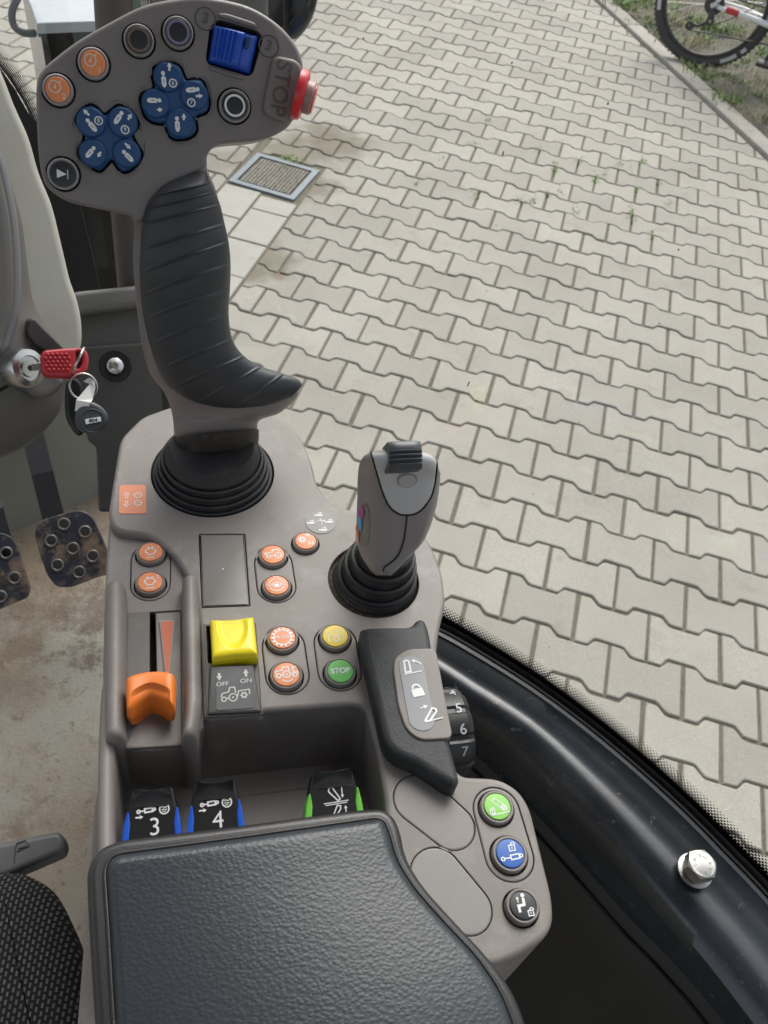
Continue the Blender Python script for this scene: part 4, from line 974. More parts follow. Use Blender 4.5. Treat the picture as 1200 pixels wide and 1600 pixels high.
surf_line('seam',[(636,805),(634,825),(630,848),(622,868),(610,880),(601,886),(599,892)],.00038,GAP,JB)
q=ray_hit(636,749);sn_=nrm(np.cross(ray_hit(646,749)-ray_hit(626,749),ray_hit(636,743)-ray_hit(636,757)));sn_=sn_ if np.dot(sn_,CAM-q)>0 else -sn_
bfm=Fr(q+lift*.0011+sn_*.0006,sn_,up=(0,1,0))
rr_=.0040;o=lathe('round_button',bfm,0,0,[(rr_,0),(rr_,.0006),(rr_*.9,.0009),(1e-6,.0010)],M('cap_button',(.40,.385,.37),.45,dust=((.42,.38,.32),150,.5,.7)),JB,n=32)
lathe('button_ring',bfm,0,0,[(rr_*1.12,-.0006),(rr_*1.12,.0004),(rr_*1.02,.0004)],M('ring_tan',(.25,.23,.2),.5),JB,n=32)
# black thumb rocker: ribbed curved slab
tc_=ray_hit(633,718)+np.array([0,.003,-.0015]);wf=Fr(tc_,nrm(np.array([0,-.62,1])),up=(0,1,0))
w2=math.hypot(*(np.array(wf.uv(660,722))-np.array(wf.uv(607,722))))/2;G=[]
hh_=.0060
for j in range(40):
    t=j/39;y=-hh_+2*hh_*t;z=.0058*math.sqrt(max(0,1-(t*2-1)**2*.72))+.0022*t+(.0006*math.cos(t*2*PI*6.5) if .12<t<.62 else 0)
    G.append([wf.P(-w2*.98,y,-.006)]+[wf.P(w2*a,y,z*(1-.25*abs(a)**4)) for a in np.linspace(-.96,.96,14)]+[wf.P(w2*.98,y,-.006)])
grid('thumb_rocker',G,M('rocker_charcoal',(.055,.06,.068),.35,bump=(2000,.1)),JB,cap0=True,cap1=True,smooth=40,label='charcoal ribbed thumb rocker on top')
# side switch with magenta, blue and orange print on its left flank
def flank(name,pts,m,up,parent=JB):
    # pts px on the left flank; make a thin curved tile
    V_=[ray_hit(x,y)+nrm(np.array([-1,-.3,.15]))*up for x,y in pts];n=len(V_);c=sum(V_)/n
    return mesh(name,V_+[c],[[i,(i+1)%n,n] for i in range(n)],m,parent)
fr_=flank('side_switch',[(567,790),(572,787),(577,794),(579,820),(578,840),(574,856),(566,852),(560,840),(560,815)],M('side_switch_grey',(.20,.185,.18),.4),.0006)
flank('magenta_print',[(563,798),(568,789),(571,793),(570,806),(567,811),(563,806)],M('p1',(.42,.10,.30),.5),.0011,fr_)
flank('blue_print',[(563,806),(567,811),(568,822),(566,832),(563,824),(562,813)],M('p2',(.10,.40,.72),.5),.0011,fr_)
flank('orange_print',[(561,814),(563,824),(564,836),(560,834),(558.5,824)],M('p3',(.70,.22,.06),.5),.0011,fr_)
flank('pink_print',[(558.5,832),(563,836),(563,846),(560.5,852),(558.5,845)],M('p4',(.70,.42,.38),.5),.0011,fr_)
# ================================================================== THROTTLE, SLICE LEVERS, ARMREST, SEAT
t=thing('hand_throttle','orange hand throttle lever in the slot left of the yellow rocker','lever',con.P(*con.uv(238,1085),0))
tf=Fr(con.P(*con.uv(238,1091),.006),(0,.12,1))
# saddle shaped knob: wide top bar with two drooping horns
L_=tf.uv(198,1085);R_=tf.uv(277,1085);w_=(R_[0]-L_[0])/2;G=[];ny=36;nx=44
for j in range(ny):
    v=j/(ny-1)                               # 0 near edge, 1 far edge
    row=[]
    for i in range(nx):
        a=2*i/(nx-1)-1
        far=.0072-.0025*abs(a)**5-.0018*a*a;near=-.0050-.0085*min(1,abs(a)**1.6*1.25)+.0010*max(0,abs(a)-.8)/.2
        y=near+(far-near)*v;ed=max(0,1-max(abs(a)**7,abs(2*v-1)**7))**.4
        z=.0085*ed-.0022*(1-v)**2*(1-abs(a)**3*.2)+.0012*abs(a)**3
        # thumb face, lower than the bar along the near edge
        ta=max(0,1-(a/.82)**6);z-=.0026*ta*(1 if v<.30 else max(0,1-(v-.30)/.10))
        row.append(tf.P(w_*a*(1-.06*(1-v)),y,z))
    G.append(row)
kn_=grid('knob',G,ORK,t,close_u=False,smooth=50)
lp=[G[0][i] for i in range(nx)]+[G[j][nx-1] for j in range(1,ny)]+[G[ny-1][i] for i in range(nx-2,-1,-1)]+[G[j][0] for j in range(ny-2,0,-1)]
cen_=sum(lp)/len(lp)
grid('knob_skirt',[lp,[cen_+(p-cen_)*.93+np.array([0,0,-.008]) for p in lp]],ORK,kn_)
plate('stem',rnd([tf.uv(*q) for q in ((233,1060),(244,1060),(244,1082),(233,1082))],.001),tf,.002,-.02,BLACK,t,b=.0005)
# slice levers standing in the bay
def slice_lever(label,quad,side,glyph,grp,col):
    """quad: px corners top-left, top-right, bottom-right, bottom-left on the lever's front face"""
    cx=sum(q[0] for q in quad)/4;cy=sum(q[1] for q in quad)/4
    O=Z(cx,cy,ZC-.004);fr=Fr(O,(0,-.30,1),up=(0,1,0))
    t=thing('lever_switch',label,'lever',con.P(*con.uv(cx,cy+20),-.07),grp)
    q=[np.array(fr.uv(*p)) for p in quad];H_=q[0][1]-q[3][1]
    # body: outline flares a little towards the operator, long enough to run under the pad
    ext=.035
    def P_(a,b_):                            # a 0..1 across, b_ 0 top .. 1 bottom (may exceed)
        return (q[0]*(1-a)+q[1]*a)*(1-b_)+(q[3]*(1-a)+q[2]*a)*b_
    bx=1+ext/H_
    o_=[tuple(P_(a,b_)) for a,b_ in ((.07,.0),(.5,.05),(.93,.0),(.98,.35),(1.03,bx),(-.03,bx),(.02,.35))]
    body=plate('body',rnd(o_,.0015),fr,.0022,-.013,BLACK,t,b=.0014,res=3)
    # raised finger lip along the top with a smooth hollow
    G=[]
    for j in range(20):
        v=j/19;row=[]
        for i in range(26):
            a=i/25;s_=2*a-1;p=P_(.10+.80*a,.02+.40*v-.045*(1-s_*s_)*(-1)*(1-v))
            z=.0022+.0050*(1-v)**2*(.45+.55*s_*s_)+.0006*math.sin(PI*a)
            if j==0:z=-.004
            row.append(fr.P(p[0],p[1],z))
        G.append(row)
    grid('finger_lip',G,M('lip_gloss',(.035,.036,.038),.22,bump=(2500,.05)),t,close_u=False)
    for a0,a1 in ((-.030,.10),(.90,1.030)):
        f_=[tuple(P_(*z_)) for z_ in (((a0+.045),.52),((a0+a1)/2+.01*(1 if a0<.5 else 0),.52),(a1,.80),(a1,bx*.98),(a0,bx*.98),(a0+.01,.75))] if a0<.5 else [tuple(P_(*z_)) for z_ in (((a0+a1)/2-.0,.45),(a1-.03,.45),(a1-.005,.75),(a1,bx*.98),(a0,bx*.98),(a0,.78))]
        plate('side_panel',rnd(f_,.0006),fr,.0030,-.0125,col,t,b=.0008,label=None)
    c=P_(.5,.75);s=Sym(fr,c[0],c[1],.0024,.0068);glyph(s);s.build(WHITE,t)
def g_sl(n):
    def f(s): cyl(s,-.45,.75,.78,.06,.11,.5);s.A(-1.05,.38,-.55,.38,.1,.22);s.C(.78,.72,.30,.09,n=20).L([(.6,.82),(.72,.88),(.84,.8),(.96,.86)],.06).L([(.6,.66),(.72,.72),(.84,.64),(.96,.7)],.06).L([(.64,.54),(.75,.58),(.86,.52)],.05);s.T(n,.15,-.35,1.55,bold=0).A(-.75,-1.0,-.35,-1.0,.1,.2)
    return f
def g_gr(s):
    s.L([(-.25,.95),(-.05,1.05),(.45,.2),(.28,.1),(-.3,.75)],.09,True).A(.62,1.1,.62,.25,.07,.2).L([(-.7,.0),(1.0,.05)],.07).L([(-.6,-.12),(.9,-.07)],.06).L([(-.1,-.75),(.2,-.2),(.42,-.25),(.4,-.45),(.1,-.8)],.09).A(.75,-.75,.75,-.25,.07,.2)
slice_lever('black lever switch with blue sides printed with the number 3',[(203,1234),(275,1229),(282,1302),(194,1305)],0,g_sl('3'),'lever switches in the console bay',BLUEB2:=M('side_blue',(.015,.10,.55),.4))
slice_lever('black lever switch with blue sides printed with the number 4',[(301,1222),(370,1217),(380,1290),(294,1296)],0,g_sl('4'),'lever switches in the console bay',BLUEB2)
slice_lever('black lever switch with green sides beside the right wall of the bay',[(484,1206),(553,1199),(565,1270),(478,1276)],0,g_gr,'lever switches in the console bay',M('side_green',(.18,.56,.07),.4))
# armrest pad
ZA=ZC+.038
af=Fr(Z(420,1450,ZA),(0,0,1))
t=thing('armrest_pad','black leather armrest pad with a raised dark rim','armrest',af.P(0,-.03,-.03))
ao=[(160,1760),(147,1600),(138,1450),(134,1362),(143,1336),(160,1320),(190,1309),(380,1286),(560,1262),(596,1260),(616,1272),(627,1296),(634,1336),(660,1380),(705,1430),(760,1488),(800,1540),(822,1590),(838,1660),(845,1760)]
AO=rnd(af.uvs(ao),.006)
plate('tray',AO,af,0,-.018,LIP,t,b=.0034,res=5)
ci=[(195,1760),(181,1600),(172,1450),(166,1362),(172,1345),(186,1337),(380,1311),(560,1285),(588,1281),(600,1286),(608,1306),(618,1345),(646,1390),(690,1440),(744,1497),(780,1550),(800,1600),(815,1660),(822,1760)]
CI=rnd(af.uvs(ci),.005)
# cushion: rings from the edge inwards with a soft crown, then a puffed top
rings=[];steps=[(0,-.004),(0,.0006),(.0006,.0022),(.0015,.0034),(.0028,.0043),(.0042,.0047)]
C0=np.mean(CI,0)
bm=bmesh.new();vs=[]
lpc=dedup(CI)
if area(lpc)<0:lpc=lpc[::-1]
dense=[]
for i in range(len(lpc)):
    a=np.array(lpc[i]);b_=np.array(lpc[(i+1)%len(lpc)]);n=max(1,int(np.linalg.norm(b_-a)/.002))
    for k in range(n):dense.append(tuple(a+(b_-a)*k/n))
for d_,z in steps:
    lp=[];
    for i,q in enumerate(dense):
        a=np.array(dense[i-1]);c=np.array(dense[(i+1)%len(dense)]);tn=nrm(c-a);lp.append(np.array(q)+np.array([-tn[1],tn[0]])*d_)
    vs.append([bm.verts.new(tuple(af.P(p[0],p[1],z))) for i,p in enumerate(lp)])
last=lp
for r in range(len(vs)-1):
    for j in range(len(dense)):
        jj=(j+1)%len(dense);bm.faces.new((vs[r][j],vs[r][jj],vs[r+1][jj],vs[r+1][j]))
mf=fill_me([[tuple(q) for q in lp]]);mf.transform(Matrix.Scale(.01,4));mf.transform(af.M(steps[-1][1]));bm.from_mesh(mf)
bmesh.ops.remove_doubles(bm,verts=bm.verts,dist=5e-6);bmesh.ops.recalc_face_normals(bm,faces=bm.faces)
me=D.meshes.new('cushion');bm.to_mesh(me);bm.free()
fin('cushion',me,LEATHER,t,smooth=70)
tube('seam_piping',[af.P(q[0],q[1],.0004) for q in inset(lpc,-.0006)]+[af.P(*inset(lpc,-.0006)[0],.0004)],.0009,LIP,t,n=8)
plate('support',rnd(af.uvs([(230,1500),(560,1440),(700,1620),(230,1760)]),.004),af,-.0185,-.09,BLACK,t,b=.002)
# seat cushion lower left
sf=Fr(Z(40,1480,1.36),(0,0,1))
t=thing('driver_seat','dark grey woven fabric seat cushion at the lower left','seat',sf.P(-.05,-.05,-.08))
so_=[(-420,1500),(-300,1362),(-120,1346),(10,1348),(48,1356),(78,1378),(102,1420),(118,1470),(130,1530),(136,1590),(142,1700),(60,1800),(-300,1900)]
SO=crom(sf.uvs(so_),6)
lpc=dedup(SO)
if area(lpc)<0:lpc=lpc[::-1]
bm=bmesh.new();vs=[];last=None
for d_,z in ((.004,-.07),(.0,-.05),(0,-.020),(.002,-.010),(.006,-.004),(.012,0),(.019,.0022)):
    lp=[]
    for i,q in enumerate(lpc):
        a=np.array(lpc[i-1]);c=np.array(lpc[(i+1)%len(lpc)]);tn=nrm(c-a);lp.append(np.array(q)+np.array([-tn[1],tn[0]])*d_)
    vs.append([bm.verts.new(tuple(sf.P(p[0],p[1],z))) for p in lp])
for r in range(len(vs)-1):
    for j in range(len(lpc)):
        jj=(j+1)%len(lpc);bm.faces.new((vs[r][j],vs[r][jj],vs[r+1][jj],vs[r+1][j]))
bm.faces.new(vs[-1]);me=D.meshes.new('seat');bm.to_mesh(me);bm.free()
me.transform(Matrix.Translation((-sf.O[0],-sf.O[1],-sf.O[2])))
o=fin('cushion',me,FABRIC,None,smooth=70);o.parent=t;o.location=tuple(sf.O-ORG[t.name])
lv=Fr(Z(40,1330,1.335),(0,-.15,1))
plate('adjust_lever',rnd(lv.uvs([(-140,1352),(-60,1328),(88,1298,),(98,1303),(102,1318),(97,1331),(50,1351),(0,1372),(-100,1400)]),.004),lv,0,-.016,M('lever_grey',(.135,.14,.142),.4,bump=(1500,.15)),t,b=.0035,res=4)
plate('lever_mark',rnd(lv.uvs([(29,1325),(43,1321),(43.5,1322.5),(29,1326.5)]),.0001),lv,.0006,-.001,M('mark_dark',(.06,.06,.062),.5),t,b=.0001)
E_=[lv.P(*lv.uv(*q),.0002) for q in ((22,1349),(24,1326),(26,1318),(40,1313),(46,1322),(26,1331))];tube('lever_edge_line',E_,.0003,M('mark_dark2',(.07,.07,.072),.5),t,n=6)

# ================================================================== CAB FLOOR AND LOWER FRONT
ZF=.92
def W2(x,y,z): return Z(x,y,z)
pa=Z(-120,872,ZF);pb=Z(55,817,ZF);pc=Z(175,762,ZF);pd=Z(232,738,ZF)
def wall_strip(name,label,cat,P,h,th,m,lean=0.0,parent=None):
    V=[];Fc=[];n=len(P)
    for i,p in enumerate(P):
        d=nrm(P[min(i+1,n-1)]-P[max(i-1,0)]);nn=np.array([-d[1],d[0],0])
        V+= [p,p+np.array([0,0,h])+nn*lean,p+np.array([0,0,h])+nn*(lean+th),p+nn*th]
    for i in range(n-1):
        for k in range(4):
            a=i*4+k;b_=i*4+(k+1)%4;Fc.append([a,b_,b_+4,a+4])
    Fc.append([0,3,2,1]);Fc.append([4*n-4,4*n-3,4*n-2,4*n-1])
    return mesh(name,V,Fc,m,parent,label=label,cat=cat,smooth=45)
cv=[tuple(q) for q in catm([pa,pb,pc,pd],8)]
wall_strip('footwell_panel','olive grey moulded footwell panel behind the pedals','panel',[np.array(q) for q in cv],.215,.05,OLIVE,lean=.03)
RIMW=M('pedal_rim_worn',(.16,.15,.14),.4,metal=.4,bump=(400,.4),dust=((.12,.09,.07),120,.5,.65))
# pedals
HOLEDISC=M('hole_disc_grey',(.15,.145,.13),.6,bump=(400,.3),dust=((.2,.15,.11),120,.5,.65))  # grey for the discs that fill the pedal holes
def pedal(label,pts,holes_,arm,c,cxx=1,grp='iron pedals above the cab floor'):
    O=Z(*c,ZF+.13);fr=Fr(O,(.05,-.62,.80),up=(0,1,0))
    t=thing('foot_pedal',label,'pedal',O-np.array([0,0,.05]),grp)
    hl_=[]
    for x,y in holes_:
        u=fr.uv(x,y);r=abs(fr.uv(x+8,y)[0]-u[0]);hl_.append((u,r))
    plate('plate',[rnd(fr.uvs(pts),.006)]+[circ(*u,r,24) for u,r in hl_],fr,0,-.006,PEDAL,t,b=.0015)
    for k_i,(u,r) in enumerate(hl_):
        if k_i or cxx: plate('hole_disc',circ(*u,r*1.02,20),fr,-.0035,-.006,HOLEDISC,t,b=0)
        grid('hole_rim',[[fr.P(u[0]+(r*1.12+.0014*math.cos(q))*math.cos(a),u[1]+(r*1.12+.0014*math.cos(q))*math.sin(a),.0004+.0018*math.sin(q)) for q in [2*PI*k/8 for k in range(8)]] for a in [2*PI*k/24 for k in range(25)]],RIMW,t)
    A=[fr.P(*fr.uv(*arm[0]),-.008)];B=DI(*arm[1],np.linalg.norm(A[0]-CAM)*arm[2])
    a=A[0];d=nrm(B-a);s_=nrm(np.cross(d,(0,0,1)))*.012;n_=nrm(np.cross(s_,d))*.004
    V=[];
    for p in (a,a+(B-a)*.5+n_*1.5,B):
        for k1,k2 in ((-1,-1),(1,-1),(1,1),(-1,1)):V.append(p+s_*k1+n_*k2)
    Fc=[[0,3,2,1],[8,9,10,11]]+[[i*4+k,i*4+(k+1)%4,(i+1)*4+(k+1)%4,(i+1)*4+k] for i in range(2) for k in range(4)]
    mesh('arm',V,Fc,M('pedal_arm_black',(.015,.016,.018),.45,bump=(400,.3),dust=((.12,.10,.08),90,.66,.74)),t,smooth=0)
    return t
pedal('pierced iron pedal with mud and seven holes, nearest the console',[(54,838),(56,822),(66,812),(105,800),(128,797),(143,805),(152,822),(178,880),(176,895),(150,903),(110,918),(88,917),(74,900),(62,866)],[(100,819),(133,831),(80,845),(114,857),(145,869),(90,883),(124,894)],((84,815),(48,668),1.02),(114,857))
pedal('pierced muddy iron pedal cut off by the left edge of the photo',[(-60,850),(-40,832),(2,832),(18,838),(28,856),(40,890),(48,918),(44,934),(22,942),(-10,956),(-50,950),(-66,900)],[(10,864),(23,903),(1,932),(-18,880),(-30,915)],((-2,842),(-22,760),1.02),(0,895),cxx=0)
# ---- steering column pod -----------------------------------------------------
cd=.66
cf=Fr(DI(40,420,cd),nrm(-ray(60,420)+np.array([.25,0,.0])),up=RC.T@np.array([0,-1,0.]))
t=thing('steering_column','grey brown steering column pod with a cream side panel','steering column',cf.P(-.03,-.1,-.1))
CR=[(-60,60),(-10,90),(4,114),(24,165),(46,215),(62,270),(82,320),(97,380),(110,435),(117,455),(124,478),(129,510),(127,545),(108,590),(60,560),(-20,300)]
plate('cream_panel',crom(cf.uvs(CR,-.012),5),cf,-.010,-.09,CREAM,t,b=.006,res=5)
# pod: soft moulded cover, built as nested rings that swell towards the middle
cov=[(-260,120),(-60,150),(0,224),(20,280),(38,340),(46,400),(56,468),(74,505),(104,548),(115,585),(109,612),(98,645),(72,678),(38,704),(0,720),(-80,740),(-260,720)]
def swell(name,loop,fr,steps,m,parent,**k):
    lp0=dedup(loop)
    if area(lp0)<0:lp0=lp0[::-1]
    bm=bmesh.new();vs=[]
    for d_,z in steps:
        lp=[]
        for i,q in enumerate(lp0):
            a=np.array(lp0[i-1]);c=np.array(lp0[(i+1)%len(lp0)]);tn=nrm(c-a);lp.append(np.array(q)+np.array([-tn[1],tn[0]])*d_)
        vs.append([bm.verts.new(tuple(fr.P(p[0],p[1],z))) for p in lp])
    for r in range(len(vs)-1):
        for j in range(len(lp0)):
            jj=(j+1)%len(lp0);bm.faces.new((vs[r][j],vs[r][jj],vs[r+1][jj],vs[r+1][j]))
    bm.faces.new(vs[-1]);me=D.meshes.new(name);bm.to_mesh(me);bm.free();return fin(name,me,m,parent,smooth=70,**k)
swell('cover',crom(cf.uvs(cov,0),6),cf,[(0,-.12),(0,-.012),(.001,-.005),(.004,-.001),(.010,.004),(.022,.010),(.040,.015)],COVER,t)
sw=[(-260,190),(-30,210),(0,236),(16,290),(27,350),(32,420),(30,480),(18,530),(-2,572),(-60,610),(-260,620)]
swell('rim_band',crom(cf.uvs(sw,.012),6),cf,[(0,.0),(0,.014),(.002,.017),(.0052,.0185),(.0068,.0175),(.0078,.0165)],M('column_band',(.19,.195,.20),.35,bump=(1800,.15)),t)
swell('inner_pad',crom(cf.uvs([(x-15,y) for x,y in sw],.012),6),cf,[(0,.012),(0,.020),(.002,.022),(.006,.0225)],COVER,t)
# dark plate on the cover, its colour painting the shade of the lock recess
plate('lock_recess_shade',rnd(cf.uvs([(44,500),(52,497),(64,510),(100,545),(88,560),(70,548),(56,540),(40,520)],.012),.003),cf,.0150,.006,M('recess_shade',(.045,.042,.038),.55),t,b=.0015)
lf=Fr(DI(46,575,.628),nrm(-ray(46,575)+np.array([.75,.1,-.05])),up=(0,0,1))
swell('lock_bezel',crom(cf.uvs([(34,560),(50,548),(75,570),(97,592),(90,610),(70,622),(48,618),(36,600)],.014),5),cf,[(0,.004),(.0006,.0170),(.003,.0185),(.006,.018)],COVER,t)
lathe('lock_cylinder',lf,0,0,[(.0135,-.014),(.0135,-.002),(.0125,.0),(.0085,.0008),(.0080,-.0004),(.0060,-.0004),(.0060,.0012),(1e-6,.0012)],CHROME,t,n=48)
lathe('lock_slot',lf,0,0,[(.0020,.0010),(.0020,.0016),(1e-6,.0016)],GAP,t,n=16)
plate('green_mark',rnd(cf.uvs([(29,590),(35,596),(36,604),(31,600)],.018),.001),cf,.0195,.01,M('mark_green',(.15,.55,.22),.4),t,b=0)
# ---- key and fob
kf=Fr(DI(100,568,.605),nrm(-ray(100,568)+np.array([.15,0,.25])),up=RC.T@np.array([0,-1,0.]))
t=thing('ignition_key','red headed ignition key in the lock with a dented grip','key',kf.P(0,0,-.005))
kh=rnd(kf.uvs([(63,556),(68,548),(100,545),(124,544),(135,548),(139,562),(136,580),(128,588),(108,591),(74,590),(65,584)]),.003)
kh_hole=rnd(kf.uvs([(118,550),(124,549),(129,556),(128,568),(123,577),(117,577),(118,565)]),.0012)
hd_=plate('head',[kh,kh_hole],kf,.003,-.004,KEYRED,t,b=.0022,res=4,hb=.0012)
ms=[]
for r_ in range(5):
    for c_ in range(5+(r_%2)):
        u,v=kf.uv(74+c_*7.2-(r_%2)*3.4+r_*.6,555+r_*6.0);bmx=bmesh.new();bmesh.ops.create_uvsphere(bmx,u_segments=10,v_segments=6,radius=.00115);me=D.meshes.new('d');bmx.to_mesh(me);bmx.free();me.transform(kf.M(.0030)@Matrix.Translation((u,v,0)));ms.append(me)
fin('grip_dimples',join(ms),KEYRED,hd_,smooth=70)
plate('blade',rnd(kf.uvs([(50,568),(66,566),(66,578),(50,579)]),.0003),kf,.0002,-.0015,CHROME,t,b=.0002)
def ring3(name,c,R,r,n,m,parent,ax=(1,.2,.3),**k):
    fr=Fr(c,n);G=[]
    for i in range(49):
        a=2*PI*i/48;G.append([fr.P((R+r*math.cos(q))*math.cos(a),(R+r*math.cos(q))*math.sin(a),r*math.sin(q)) for q in [2*PI*j/8 for j in range(8)]])
    return grid(name,G,m,parent,**k)
t=thing('key_fob','dark round transponder fob on split rings below the red key','key fob',DI(135,640,.60))
ring3('split_ring',DI(122,563,.602),.0092,.0009,nrm(ray(122,563)*.35+RC[0]*.85+RC[1]*.4),CHROME,t)
ring3('split_ring',DI(130,604,.600),.0085,.00075,-ray(130,604),CHROME,t)
ring3('split_ring',DI(130.5,604,.5985),.0085,.0006,-ray(130,604)+np.array([.1,0,.1]),CHROME,t)
ff=Fr(DI(142,652,.597),nrm(-ray(142,652)+np.array([.1,0,.1])),up=RC.T@np.array([0,-1,0.]))
fo=plate('fob_body',crom(ff.uvs([(117,652),(122,636),(140,628),(156,634),(167,646),(168,660),(158,673),(142,678),(127,673),(119,664)]),5),ff,.004,-.005,M('fob_grey',(.055,.062,.07),.4,bump=(2500,.15)),t,b=.0028,res=5)
ring3('fob_ridge',ff.P(*ff.uv(144,658),.0042),.0075,.0004,ff.n,M('fob_grey2',(.05,.056,.064),.4),fo)
u1=[ff.uv(x,y) for x,y in ((132,656),(156,652),(157,659),(133,664))]
lb_=plate('number_tag',rnd(u1,.0003),ff,.0052,.0040,WHITE,fo,b=.0002)
um=np.mean(u1,0);fin('tag_number',text_me('804',ff,um[0],um[1],.00535,.0030,.17,bold=.03,sx=1.2),GAP,lb_,smooth=0)
bf_=Fr(DI(120,635,.612),nrm(-ray(120,635)+np.array([.1,0,0])),up=RC.T@np.array([0,-1,0.]))
plate('black_fob',crom(bf_.uvs([(103,604),(108,594),(118,592),(128,604),(130,640),(134,668),(124,681),(112,670),(103,645)]),5),bf_,.003,-.005,BLACK,t,b=.0025)
# folded paper tag
V=[DI(117,642,.594),DI(134,645,.594),DI(142,629,.593),DI(119,625,.594),DI(145,624,.596),DI(149,606,.598),DI(148,592,.6),DI(139,590,.6),DI(130,596,.6),DI(140,600,.6)]
mesh('paper_tag',V,[[0,1,2,3],[3,2,4],[4,5,9],[5,6,7],[5,7,9],[7,8,9],[3,4,9]],M('tag_paper',(.62,.62,.60),.6),t,smooth=0)
# ---- lower front trims between column and console (all on frames facing the driver)
def facing(x,y,dist,tilt=(0,0,0)): return Fr(DI(x,y,dist),nrm(-ray(x,y)+np.array(tilt)),up=RC.T@np.array([0,-1,0.]))
f1=facing(165,515,.86,(0,0,.2))
t=thing('corner_trim','dark grey lower corner trim with one screw, under the black window','trim',f1.P(0,-.05,-.05))
plate('lower_panel',rnd(f1.uvs([(96,556),(128,541),(262,532),(262,800),(154,800),(150,697),(138,690),(120,620)]),.004),f1,0,-.03,TRIMD,t,b=.003)
plate('upper_panel',rnd(f1.uvs([(100,475),(262,452),(262,545),(128,552),(100,560)]),.004),f1,-.008,-.02,M('mid_trim',(.085,.082,.074),.5,bump=(1500,.2),var=(20,.06)),t,b=.003)
plate('ledge',rnd(f1.uvs([(100,462),(120,456),(212,447),(262,440),(262,476),(135,492),(100,500)],.0),.004),f1,.006,-.016,TRIML,t,b=.006,res=5)
u=f1.uv(180,572);rs=.0075
lathe('screw',f1,u[0],u[1],[(rs*2,.0),(rs*1.9,.0008),(rs*1.15,-.0001)],GAP,t,n=32)
sc1=lathe('screw_head',f1,u[0],u[1],[(rs*1.05,0),(rs*1.0,.0022),(rs*.6,.0042),(rs*.38,.0046),(rs*.34,.003),(1e-6,.003)],CHROME,t,n=32)
# ---- windscreen pillar and things seen outside around it
p0=DI(168,-220,.74);p1=DI(184,140,.82);p2=DI(206,430,.90);p3=DI(222,640,.97);p4=DI(238,860,1.05)
P=[tuple(q) for q in catm([p0,p1,p2,p3,p4],6)]
tb=tube('corner_pillar',P,.0145,M('pillar_brown',(.085,.078,.072),.5,bump=(1500,.2)),None,n=24,label='slim dark grey cab corner pillar rising behind the large joystick',cat='pillar')
# black gloss box; the sky's reflection is painted pale on its lid
bo=DI(125,34,1.25);bfr=Fr(bo,(0,0,1),up=nrm((RC.T@np.array([0,-1,0.]))*np.array([1,1,0])))
t=thing('exterior_box','glossy black box outside the front window, sky reflection painted pale on its flat lid','box',bo-np.array([0,0,.4]))
c4=[bfr.uv(*q) for q in ((57,36),(215,30),(200,-60),(22,-60))]
plate('lid',c4,bfr,.0,-.012,LIDSKY,t,b=.002)
plate('body',inset(dedup(c4),.003) if area(c4)>0 else inset(dedup(c4[::-1]),.003),bfr,-.012,-1.1,GLOSSB,t,b=.002)
t2=tube('hose',[tuple(q) for q in catm([DI(52,-30,1.3),DI(30,-6,1.3),DI(19,18,1.3),DI(22,40,1.3),DI(36,51,1.3),DI(54,52,1.31)],8)],.0045,M('hose_grey',(.18,.19,.2),.5),None,n=12,label='thin grey hose looping beside the black outside box',cat='hose')
fm_=facing(330,-20,.80)
t=thing('front_console','dark grey monitor bracket behind the top of the joystick head','bracket',fm_.P(0,.02,-.03))
plate('housing',rnd(fm_.uvs([(233,-120),(421,-120),(420,60),(233,60)]),.006),fm_,0,-.03,M('bracket_grey',(.10,.098,.095),.5,bump=(1500,.2)),t,b=.006)
plate('green_strip',rnd(fm_.uvs([(199,-120),(231,-120),(231,60),(199,60)]),.002),fm_,-.004,-.02,M('strip_green',(.25,.30,.26),.4),t,b=.002)
plate('gap_strip',rnd(fm_.uvs([(421,-120),(446,-120),(446,45),(421,45)]),.002),fm_,-.014,-.03,GAP,t,b=.002)
fm_=facing(460,-10,.84)
t=thing('round_housing','glossy black rounded housing above the red stop button','housing',fm_.P(0,.02,-.03))
plate('shell',crom(fm_.uvs([(440,-130),(480,-130),(500,-60),(498,-10),(490,25),(476,50),(460,63),(446,55),(436,20)]),6),fm_,0,-.05,M('shell_black',(.014,.015,.016),.3,bump=(1200,.2),dust=((.15,.15,.15),300,.70,.74)),t,b=.014,res=6)

